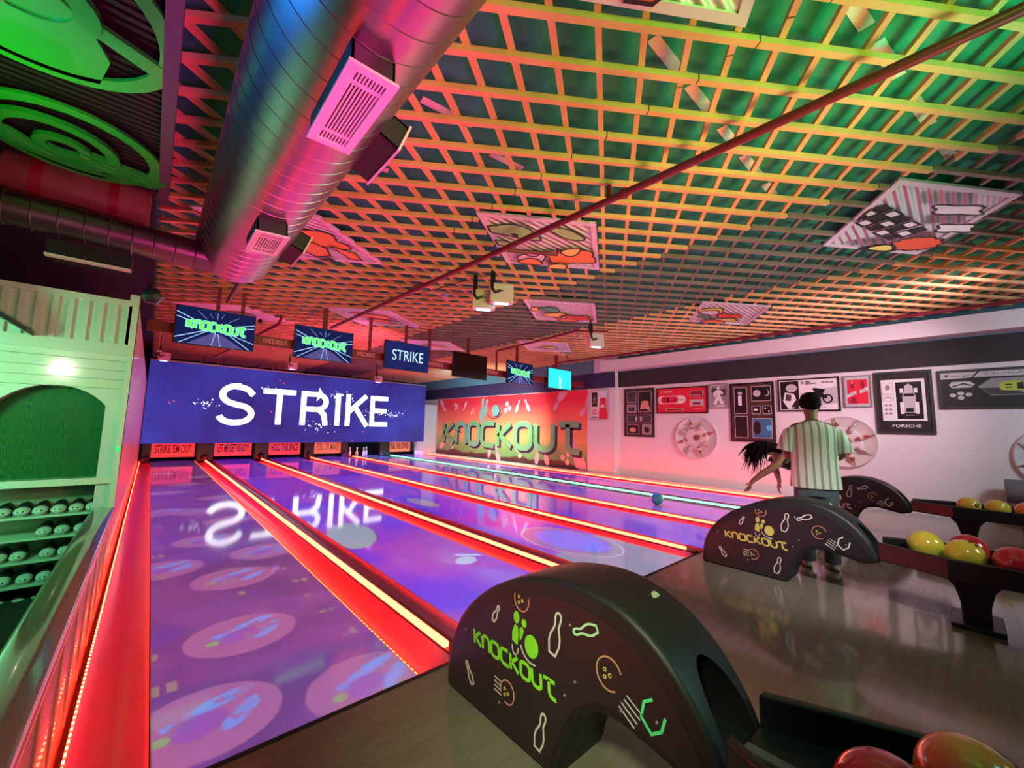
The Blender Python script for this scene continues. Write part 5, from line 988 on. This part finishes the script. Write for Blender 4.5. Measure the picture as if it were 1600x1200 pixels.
def rack(xc, label, yb=-2.2):
    t = thing('ball_rack', label, 'ball rack', (xc, -0.6, 0)); h0, h1 = 0.125, 0.285
    for s_ in (-1, 1):
        pl = [(xc+s_*h0, 0.50), (xc+s_*h1, 0.12), (xc+s_*h1, yb)]; q_ = [(x+s_*0.035, y) for x, y in pl]; poly = pl + q_[::-1]
        P_(MB().prism(poly, FR((0,0,0.355), (1,0,0), (0,1,0), (0,0,1)), 0.14).build('side_rail', m_rack, loc=t.location, bevel=0.01), t)
        P_(MB().prism([(xc+s_*0.02, 0.50),(xc+s_*h0, 0.50),(xc+s_*h1,0.12),(xc+s_*h1,yb),(xc+s_*0.02,yb)], FR((0,0,0.375), (1,0,0), (0,1,0), (0,0,1)), 0.018).build('tray_floor', m_rack, loc=t.location), t)
    P_(MB().box(xc-0.018,yb,0.345,xc+0.018,0.50,0.40).build('centre_rail', mat('rack_grey_strip',(0.10,0.095,0.09),0.4), loc=t.location), t)
    for y in (0.0, -1.7):
        P_(MB().prism([(-0.07,0.02),(0.07,0.02),(0.075,0.16),(0.10,0.26),(0.19,0.372),(-0.19,0.372),(-0.10,0.26),(-0.075,0.16)], FR((xc-0.09,y,0), (0,1,0), (0,0,1), (1,0,0)), 0.18).build('pedestal', m_rack, loc=t.location, bevel=0.012), t)
        P_(MB().box(xc-0.20,y-0.13,0.0,xc+0.20,y+0.13,0.035).build('foot_plate', m_rack, loc=t.location, bevel=0.012), t)
    return t
HX0 = [1.283, 4.45, 7.70]
hood(HX0[0], 'black arched ball return with lime KNOCKOUT print, nearest the camera', m_hgreen, True); hood(HX0[1], 'black arched ball return with gold KNOCKOUT print, beside the striped-shirt person', m_gold, False); hood(HX0[2], 'black arched ball return farthest away against the white wall', m_hwhite, False)
rack(1.445, 'black ball rack behind the nearest ball return'); rack(4.61, 'black ball rack behind the middle ball return'); rack(7.86, 'black ball rack behind the farthest ball return')
ballprof = None
def ball(loc, r, m, label, holes=(0.3,-0.6,0.7), group='bowling balls on the racks'):
    t = thing('bowling_ball', label, 'bowling ball', loc, group=group); MB().ball((0,0,0), r, 40).build('shell', m, t, smooth=60)
    d = Vector(holes).normalized(); a = d.orthogonal().normalized(); b_ = d.cross(a)
    for u, v in ((0.2,0.1),(0.2,-0.12),(-0.12,0.0)):
        n = (d + a*u + b_*v).normalized(); MB().lathe([(0.002,0),(0.012,0),(0.012,0.0006),(0.002,0.0008)], n*(r+0.0001), 14, tuple(n)).build('finger_hole', m_black, t)
    return t
by = noisy(mat('ball_yellow', rough=0.16, coat=0.4), (0.72,0.50,0.05), (0.62,0.66,0.06), 3, 2); br = noisy(mat('ball_red', rough=0.14, coat=0.4), (0.62,0.02,0.06), (0.75,0.06,0.07), 4, 3); bo = noisy(mat('ball_orange', rough=0.16, coat=0.4), (0.75,0.16,0.04), (0.82,0.26,0.05), 4, 3); bg = mat('ball_green', (0.02,0.35,0.3), 0.15, coat=0.4)
BR = 0.108; bz = 0.394+0.109
ball((1.335,0.16,bz), BR, br, 'glossy crimson bowling ball on the nearest rack at the bottom edge')
ball((1.565,0.03,bz), BR, bo, 'orange bowling ball on the nearest rack in the bottom right corner')
ball((4.62,0.235,bz), BR, by, 'yellow bowling ball with a dark finger hole, foremost on the middle rack')
ball((4.475,0.03,bz), BR, by, 'yellow bowling ball next to the foremost one on the middle rack', (-0.2,-0.5,0.9))
ball((4.745,0.01,bz), BR, br, 'dull red bowling ball behind the two yellow balls on the middle rack', (0,0,-1))
ball((4.475,-0.20,bz), BR, br, 'red bowling ball at the right edge on the middle rack', (0,0,-1))
ball((7.72,-0.02,bz), BR, by, 'yellow-green bowling ball with a hole, first on the farthest rack', (-0.5,-0.5,0.2))
ball((7.72,-0.25,bz), BR, by, 'yellow-green bowling ball, second on the farthest rack', (0,0,-1))
ball((7.72,-0.48,bz), BR, bo, 'orange bowling ball at the right edge on the farthest rack', (0,0,-1))
ball((7.02,3.78,0.109), BR, bg, 'green bowling ball rolling on the fifth lane next to the green light line', (0.2,0.1,0.9), None)
# low grey pedestal against the wall behind the farthest rack
t = thing('padded_bench', 'grey padded bench with a round bolster against the right wall', 'bench', (9.9,-1.2,0))
P_(MB().box(9.72,-2.6,0.0,10.2,-0.55,0.42).build('base', mat('grey_upholstery',(0.16,0.15,0.16),0.7), loc=t.location, bevel=0.03), t)
P_(MB().lathe([(0.02,0),(0.17,0.0),(0.18,0.02),(0.18,0.22),(0.16,0.24),(0.02,0.24)], (9.95,-0.42,0.55), 24, (0,-1,0)).build('bolster', mat('grey_upholstery'), smooth=40, loc=t.location), t)

# ------------------------------------------------------------------ people
def skin_mesh(name, V, edges, rad, m, parent, root=0, sub=1, smooth=True):
    """one continuous surface grown over connected joints; rad holds one radius (or two) per joint"""
    me = bpy.data.meshes.new(name); me.from_pydata([tuple(v) for v in V], edges, []); me.update()
    ob = bpy.data.objects.new(name, me); COL.objects.link(ob)
    sk = ob.modifiers.new('skin', 'SKIN'); sk.use_smooth_shade = True; sk.branch_smoothing = 0.3
    for i, r in enumerate(rad):
        r = r if isinstance(r, tuple) else (r, r); me.skin_vertices[0].data[i].radius = r
    for i in range(len(V)): me.skin_vertices[0].data[i].use_root = (i == root)
    s = ob.modifiers.new('sub', 'SUBSURF'); s.levels = sub; s.render_levels = sub
    dg = bpy.context.evaluated_depsgraph_get(); out = bpy.data.meshes.new_from_object(ob.evaluated_get(dg)); out.name = name
    bpy.data.objects.remove(ob, do_unlink=True)
    out.materials.clear(); out.materials.append(m); out.polygons.foreach_set('use_smooth', [True]*len(out.polygons))
    o = bpy.data.objects.new(name, out); COL.objects.link(o); o.parent = parent; return o
def loft(secs, n=24, cap=True):
    """secs: (centre, u half axis vector, v half axis vector)"""
    mb = MB(); vs = []
    for c, u, v in secs:
        for k in range(n):
            a = 2*PI*k/n; ca, sa = math.cos(a), math.sin(a)
            ca = math.copysign(abs(ca)**0.85, ca); sa = math.copysign(abs(sa)**0.85, sa); vs.append(Vector(c)+Vector(u)*ca+Vector(v)*sa)
    m = len(secs); fs = [(i*n+k, i*n+(k+1) % n, (i+1)*n+(k+1) % n, (i+1)*n+k) for i in range(m-1) for k in range(n)]
    if cap: fs += [tuple(range(n))[::-1], tuple(range((m-1)*n, m*n))]
    return mb.add(vs, fs)
def hand_nodes(V, E, Rr, wi, wrist, d, side, up, curl=0.5, s=1.0):
    """adds palm, four unequal fingers and a thumb to the skin graph; d: pointing direction, side: towards the thumb, up: back of the hand"""
    d = Vector(d).normalized(); side = Vector(side); side = (side - d*side.dot(d)).normalized(); up = d.cross(side)
    if up.dot(Vector((0,0,1))) < 0: pass
    w0 = Vector(wrist); pa = len(V); V.append(w0 + d*0.04*s); E.append((wi, pa)); Rr.append((0.030*s, 0.016*s))
    pb = len(V); V.append(w0 + d*0.075*s); E.append((pa, pb)); Rr.append((0.034*s, 0.014*s))
    for k, (off, ln) in enumerate(((0.030, 0.072), (0.010, 0.082), (-0.011, 0.076), (-0.030, 0.060))):
        prev = pb; p = w0 + d*0.092*s + side*off*s; dd = d.copy()
        for j, f in enumerate((0.0, 0.42, 0.34, 0.24)):
            if j: dd = (dd - up*curl*0.55).normalized(); p = p + dd*ln*f*s
            V.append(p.copy()); E.append((prev, len(V)-1)); Rr.append((0.0088-0.0009*j)*s); prev = len(V)-1
    prev = pa; p = w0 + d*0.035*s + side*0.034*s; dd = (d*0.6 + side*0.8).normalized()
    for j in range(3):
        if j: dd = (dd + d*0.4 - up*0.25).normalized(); p = p + dd*0.03*s
        V.append(p.copy()); E.append((prev, len(V)-1)); Rr.append((0.0105-0.001*j)*s); prev = len(V)-1
m_skin = mat('brown_skin', (0.26, 0.13, 0.08), 0.5); m_skin2 = mat('warm_skin', (0.42, 0.22, 0.15), 0.5); m_hair = noisy(mat('black_hair', rough=0.8, spec=0.03), (0.004,0.004,0.005), (0.018,0.015,0.015), 60, 3, (1,1,0.2), bump=0.6)
# ---- person in the striped shirt, seen from behind
PX, PY = 5.22, 1.04
ms_ = mat('striped_shirt', (0.72,0.72,0.62), 0.75); N, L, b = nodes(ms_)
tc = N.new('ShaderNodeTexCoord'); sp = N.new('ShaderNodeSeparateXYZ'); L.new(tc.outputs['Object'], sp.inputs[0])
e1 = E_(ms_.node_tree, sp.outputs[0]) * 15.5; fr_ = e1.op('FRACT'); band = fr_.gt(0.32)*fr_.lt(0.68); thin = (e1*2.0).op('FRACT').gt(0.92)
col = mixc(ms_.node_tree, band, (0.74,0.76,0.68), (0.34,0.31,0.31)); col = mixc(ms_.node_tree, thin*0.5, col, (0.5,0.48,0.42)); L.new(col, b.inputs['Base Color'])
per = thing('person', 'person with short black hair in a striped short-sleeved shirt standing with their back to us', 'person', (PX, PY, 0), math.radians(-68))
# local frame: x to the person's right, y forward, z up
V = [(0,0,.96),(0,.01,1.12),(0,.015,1.30),(0,.01,1.43),(0,.02,1.50),(0,.045,1.575),(0,.055,1.66),(0,.055,1.715)]; E = [(0,1),(1,2),(2,3),(3,4),(4,5),(5,6),(6,7)]; Rr = [(.15,.10),(.14,.10),(.155,.105),(.12,.09),(.055,.055),(.068,.078),(.078,.092),(.052,.066)]
for s in (-1, 1):
    i0 = len(V); pts = [((.17*s,.0,1.415),.055),((.215*s,-.01,1.28),.047),((.245*s,.0,1.15),.040),((.215*s,.12,1.10),.038),((.13*s,.24,1.11),.026)]
    for j, (p, r) in enumerate(pts): V.append(p); Rr.append(r); E.append((3 if j == 0 else i0+j-1, i0+j))
    hand_nodes(V, E, Rr, len(V)-1, pts[-1][0], (-0.55*s, .75, .15), (0, .1, 1), (0,0,1), 0.7)
    i0 = len(V); pts = [((.09*s,0,.90),.095),((.098*s,.015,.70),.078),((.10*s,.02,.50),.056),((.102*s,-.015,.30),.055),((.104*s,-.03,.10),.038),((.108*s,.05,.045),.035),((.114*s,.15,.03),.028)]
    for j, (p, r) in enumerate(pts): V.append(p); Rr.append(r); E.append((0 if j == 0 else i0+j-1, i0+j))
skin_mesh('body', V, E, Rr, m_skin, per)
def q4(mb, nm, m, sm=60, par=per, **k): o = mb.build(nm, m, par, smooth=sm, **k); return o
X_, Yv, Zv = Vector((1,0,0)), Vector((0,1,0)), Vector((0,0,1))
# face: nose, ears, lips, brow ridge and glasses
hd = Vector((0,.055,1.655))
q4(MB().tube([hd+Vector((0,.086,.03)), hd+Vector((0,.105,-.005)), hd+Vector((0,.108,-.018))], [.006,.011,.010], 8), 'nose', m_skin)
for s in (-1,1):
    q4(MB().ball(hd+Vector((.078*s,0,-.01)), 0.03, 14, (.35,.6,1)), 'ear', m_skin)
    q4(MB().ball(hd+Vector((.03*s,.083,.015)), 0.011, 12), 'eye', mat('eye_white',(0.6,0.6,0.6),0.3))
q4(MB().tube([hd+Vector((-.022,.086,-.048)), hd+Vector((0,.093,-.046)), hd+Vector((.022,.086,-.048))], [.003,.006,.003], 8), 'lips', mat('lip_colour',(0.3,0.1,0.08),0.5))
g = q4(MB().tube([hd+Vector((.032*math.cos(a)-.036,.100,.014+.022*math.sin(a))) for a in [2*PI*k/16 for k in range(17)]], .002, 6, False).tube([hd+Vector((.032*math.cos(a)+.036,.100,.014+.022*math.sin(a))) for a in [2*PI*k/16 for k in range(17)]], .002, 6, False).tube([hd+Vector((-.068,.1,.016)), hd+Vector((-.082,.0,.012))], .002, 6).tube([hd+Vector((.068,.1,.016)), hd+Vector((.082,.0,.012))], .002, 6), 'glasses', m_silver)
# hair: full on top, short at the nape
hv = MB(); vs = []; n = 28; rows_ = 12
for i in range(rows_+1):
    t_ = i/rows_; th = t_*PI*0.64
    for k in range(n):
        a = 2*PI*k/n; back = (1-math.sin(a))/2      # a = 90 deg is the front
        th2 = th*(0.62+0.50*back); rr = 1.0+0.035*math.sin(7*a+3*i)+0.03*math.sin(11*a-2*i)
        tp_ = 1-0.26*t_**2.2*(0.4+0.6*back); rr *= tp_; vs.append(hd+Vector((.096*math.sin(th2)*math.cos(a)*rr, .118*math.sin(th2)*math.sin(a)*rr-.006, .118*math.cos(th2)*rr+.014)))
hv.add(vs, [(i*n+k, i*n+(k+1) % n, (i+1)*n+(k+1) % n, (i+1)*n+k) for i in range(rows_) for k in range(n)][::1] + [tuple(range(n))])
o = q4(hv, 'hair', m_hair, 80); so = o.modifiers.new('thick', 'SOLIDIFY'); so.thickness = 0.012
# shirt: body and two sleeves
wr = lambda z, k: 0.004*math.sin(z*70+k)
secs = []
for z, rx, ry, yo in ((.80,.222,.150,.0),(.86,.218,.148,.0),(.95,.210,.142,.0),(1.04,.203,.136,.005),(1.12,.204,.137,.008),(1.22,.212,.142,.01),(1.32,.220,.140,.005),(1.385,.218,.128,.0),(1.43,.190,.108,.0),(1.455,.140,.090,.005),(1.475,.090,.078,.012),(1.490,.070,.070,.018)):
    secs.append(((0,yo,z), X_*(rx+wr(z,0)), Yv*(ry+wr(z,1))))
q4(loft(secs, 36), 'shirt_body', ms_)
for s in (-1,1):
    secs = []
    for (c, r) in (((.135*s,.0,1.41),.075),((.185*s,.0,1.375),.082),((.215*s,-.005,1.31),.082),((.238*s,-.008,1.24),.080),((.258*s,-.006,1.17),.082)):
        ax = Vector((0.25*s, 0, -1)).normalized(); u = ax.cross(Yv).normalized(); secs.append((c, u*r*0.92, Yv*r))
    q4(loft(secs, 24), 'sleeve', ms_)
m_jean = noisy(mat('grey_blue_trousers', rough=0.8), (0.07,0.09,0.12), (0.11,0.13,0.16), 12, 4)
secs = [((0,.0,.72), X_*.165, Yv*.115), ((0,.0,.80), X_*.180, Yv*.125), ((0,.0,.90), X_*.182, Yv*.125), ((0,.0,.98), X_*.170, Yv*.118)]
q4(loft(secs, 28), 'trouser_seat', m_jean)
for s in (-1,1):
    q4(loft([((.088*s,0,.84), X_*.098, Yv*.115), ((.095*s,.01,.70), X_*.094, Yv*.105), ((.10*s,.015,.52), X_*.078, Yv*.085), ((.102*s,-.01,.32), X_*.070, Yv*.075), ((.104*s,-.02,.12), X_*.066, Yv*.070), ((.104*s,-.02,.07), X_*.067, Yv*.072)], 24), 'trouser_leg', m_jean)
    xs = .108*s
    q4(loft([((xs,-.085,.045), X_*.022, Zv*.030), ((xs,-.07,.048), X_*.036, Zv*.044), ((xs,-.02,.05), X_*.040, Zv*.048), ((xs+.003*s,.06,.042), X_*.044, Zv*.036), ((xs+.006*s,.13,.034), X_*.046, Zv*.030), ((xs+.006*s,.185,.028), X_*.030, Zv*.022)], 20), 'shoe', m_shoe_w)
    q4(loft([((xs,-.09,.008), X_*.030, Zv*.007), ((xs,0,.008), X_*.043, Zv*.007), ((xs+.005*s,.12,.008), X_*.050, Zv*.007), ((xs+.006*s,.19,.008), X_*.030, Zv*.007)], 20), 'shoe_sole', m_shoe_b)
q4(MB().box(-.035,.30,1.10,.035,.31,1.24), 'handheld_phone', m_black) if False else None

# ---- person bending forward to bowl, long black hair swinging
gp = thing('person', 'person with long black hair, black top and white trousers bending forward over the lane', 'person', (6.9, 1.41, 0), math.radians(38))
# local frame: y towards the lanes, x right
V = [(0,0,.84),(0,.12,.90),(0,.27,.985),(0,.40,1.035),(0,.47,1.07),(0,.53,1.10),(0,.60,1.13),(0,.66,1.155)]; E = [(0,1),(1,2),(2,3),(3,4),(4,5),(5,6),(6,7)]; Rr = [(.12,.09),(.105,.08),(.115,.08),(.10,.07),(.045,.045),(.058,.066),(.074,.086),(.05,.06)]
i0 = len(V); pts = [((-.15,.41,1.02),.066),((-.19,.56,.89),.054),((-.17,.70,.79),.046),((-.16,.82,.69),.032)]
for j, (p, r) in enumerate(pts): V.append(p); Rr.append(r); E.append((3 if j == 0 else i0+j-1, i0+j))
hand_nodes(V, E, Rr, len(V)-1, pts[-1][0], (0,.45,-.9), (1,.2,0), (0,0,1), 0.35, 1.1)
i0 = len(V); pts = [((.15,.39,1.01),.066),((.17,.40,.88),.054),((.15,.38,.78),.046),((.13,.36,.68),.032)]
for j, (p, r) in enumerate(pts): V.append(p); Rr.append(r); E.append((3 if j == 0 else i0+j-1, i0+j))
hand_nodes(V, E, Rr, len(V)-1, pts[-1][0], (0,.15,-1), (-1,.2,0), (0,0,1), 0.4, 1.1)
for s, pts in ((-1, [((-.08,.0,.80),.088),((-.09,.14,.60),.07),((-.09,.24,.44),.052),((-.09,.12,.26),.045),((-.09,.06,.09),.032),((-.09,.14,.04),.03),((-.09,.22,.028),.024)]), (1, [((.08,-.02,.80),.088),((.06,-.14,.62),.07),((.05,-.22,.46),.052),((.02,-.30,.30),.045),((.0,-.36,.12),.032),((.0,-.33,.06),.03),((.0,-.25,.03),.024)])):
    i0 = len(V)
    for j, (p, r) in enumerate(pts): V.append(p); Rr.append(r); E.append((0 if j == 0 else i0+j-1, i0+j))
skin_mesh('body', V, E, Rr, m_skin2, gp)
ax = Vector((0,.92,.40)).normalized(); dn = ax.cross(X_).normalized()
q4(loft([((0,.06,.87), X_*.140, dn*.105), ((0,.14,.912), X_*.130, dn*.098), ((0,.24,.97), X_*.150, dn*.14), ((0,.34,1.012), X_*.175, dn*.14), ((0,.41,1.035), X_*.155, dn*.125), ((0,.445,1.055), X_*.085, dn*.068)], 28), 'black_top', m_shoe_b, par=gp)
for s in (-1,1): q4(loft([((.11*s,.385,1.03), X_*.06, Yv*.065), ((.15*s,.40,1.00), X_*.062, Yv*.062), ((.172*s,.43,.945), X_*.056, Yv*.056)], 18), 'short_sleeve', m_shoe_b, par=gp)
m_wt = mat('white_trousers', (0.66,0.67,0.70), 0.75)
q4(loft([((0,-.03,.72), X_*.145, Yv*.115), ((0,-.01,.80), X_*.155, Yv*.125), ((0,.03,.87), X_*.140, Yv*.115), ((0,.075,.915), X_*.120, Yv*.10)], 26), 'trouser_seat', m_wt, par=gp)
q4(loft([((-.08,.02,.80), X_*.095, Yv*.11), ((-.09,.14,.60), X_*.082, Yv*.088), ((-.09,.23,.44), X_*.072, Yv*.075), ((-.09,.13,.26), X_*.070, Yv*.075), ((-.09,.07,.09), X_*.074, Yv*.08)], 22), 'trouser_leg', m_wt, par=gp)
q4(loft([((.08,-.02,.80), X_*.095, Yv*.11), ((.06,-.14,.62), X_*.082, Yv*.085), ((.05,-.22,.46), X_*.070, Yv*.072), ((.02,-.30,.30), X_*.066, Yv*.070), ((.0,-.36,.14), X_*.066, Yv*.07)], 22), 'trouser_leg', m_wt, par=gp)
for (cx, cy, cz, ln) in ((-.09,.02,.0,1), (.0,-.42,.0,1)):
    q4(loft([((cx,cy,cz+.04), X_*.02, Zv*.025), ((cx,cy+.03,cz+.045), X_*.034, Zv*.04), ((cx,cy+.12,cz+.036), X_*.04, Zv*.032), ((cx,cy+.2,cz+.03), X_*.042, Zv*.026), ((cx,cy+.25,cz+.024), X_*.026, Zv*.018)], 18), 'shoe', m_shoe_w, par=gp)
hg = Vector((0,.60,1.13))
q4(MB().tube([hg+Vector((0,.035,-.078)), hg+Vector((0,.028,-.098))], [.009,.011], 8), 'nose', m_skin2, par=gp)
for s in (-1,1):
    q4(MB().ball(hg+Vector((.028*s,.055,-.066)), 0.011, 12), 'eye', mat('eye_white'), par=gp); q4(MB().ball(hg+Vector((.074*s,-.01,-.01)), 0.026, 12, (.35,1,.7)), 'ear', m_skin2, par=gp)
q4(MB().tube([hg+Vector((-.02,-.005,-.088)), hg+Vector((.02,-.005,-.088))], .005, 8), 'lips', mat('lip_colour'), par=gp)
# hair: scalp shell plus long tapering locks swung towards the lanes and down
q4(MB().ball(hg+Vector((0,.0,.015)), 0.096, 24, (.93,1.12,.98)), 'hair_crown', m_hair, 80, par=gp)
rh = random.Random(5); mb = MB()
for k in range(110):
    a = rh.uniform(-1.4, 1.4); st = hg+Vector((.085*math.sin(a), rh.uniform(-.05,.09), .05*math.cos(a)+rh.uniform(-.02,.03)))
    ln = rh.uniform(.2,.46); fall = rh.uniform(.45,1.15); out_ = rh.uniform(-.12,.12)
    pts = []
    for j in range(6):
        t_ = j/5; pts.append(st + Vector((out_*t_ + .02*math.sin(6*t_+k), (.07+.16*(1.15-fall))*t_*ln/.3 - .02*math.sin(5*t_+k), .05*math.sin(t_*2.2) - fall*ln*t_*t_)))
    mb.tube(pts, [.024*(1-j/5.4) for j in range(6)], 6)
for k in range(26):      # hair hanging over the shoulders and back
    st = hg+Vector((rh.uniform(-.08,.08), rh.uniform(-.06,.02), rh.uniform(-.02,.05))); pts = [st + Vector((rh.uniform(-.01,.01), -.26*t_*rh.uniform(.8,1.1), -.05*t_+.03*math.sin(3*t_))) for t_ in (0,.25,.5,.75,1)]
    mb.tube(pts, [.032,.038,.038,.03,.012], 6)
o = q4(mb, 'hair_locks', m_hair, 80, par=gp); o['kind'] = 'stuff'

# ------------------------------------------------------------------ prints and pictures become sub-parts of the part that carries them
def base(n): return n.rsplit('.', 1)[0] if n[-3:].isdigit() and '.' in n else n
KIDS = {}
for o in list(bpy.data.objects):
    if o.parent is not None: KIDS.setdefault(o.parent.name, []).append(o)
def carry(root_kind, carrier, names):
    for o in [x for x in bpy.data.objects if x.parent is None and base(x.name) == root_kind]:
        ks = KIDS.get(o.name, []); c = next((k for k in ks if base(k.name) == carrier), None)
        if c is None: continue
        for k in ks:
            if k is not c and (names is None or base(k.name) in names or base(k.name).startswith(tuple(names))): k.parent = c
carry('monitor', 'screen', ('light_streaks', 'road', 'lettering', 'lettering_outline', 'pin_picture'))
carry('pin_mask_board', 'board', ('lettering',))
carry('projection_screen', 'screen_panel', ('letter_', 'picture_'))
carry('wall_mural', 'painted_board', ('letter', 'painted_', 'pin_stripes'))
carry('ball_return', 'printed_side', ('lettering', 'emblem_', 'pin_drawing', 'ball_drawing', 'finger_hole_drawing', 'speed_line', 'ring_drawing', 'rivet'))
carry('framed_picture', 'mount', ('print_', 'window_', 'photo', 'lettering'))
carry('art_panel', 'panel_sheet', ('outline', 'painted_shape'))
carry('lettered_beam', 'beam_bar', ('lettering',))
carry('bottle', 'glass', ('paper_label',)); carry('bowling_ball', 'shell', ('finger_hole',)); carry('bowling_pin', 'pin_body', ('neck_stripe',))
carry('projector', 'body', ('vent', 'lens_window', 'badge')); carry('bowling_shoe', 'toe_cap', ('size_print',))
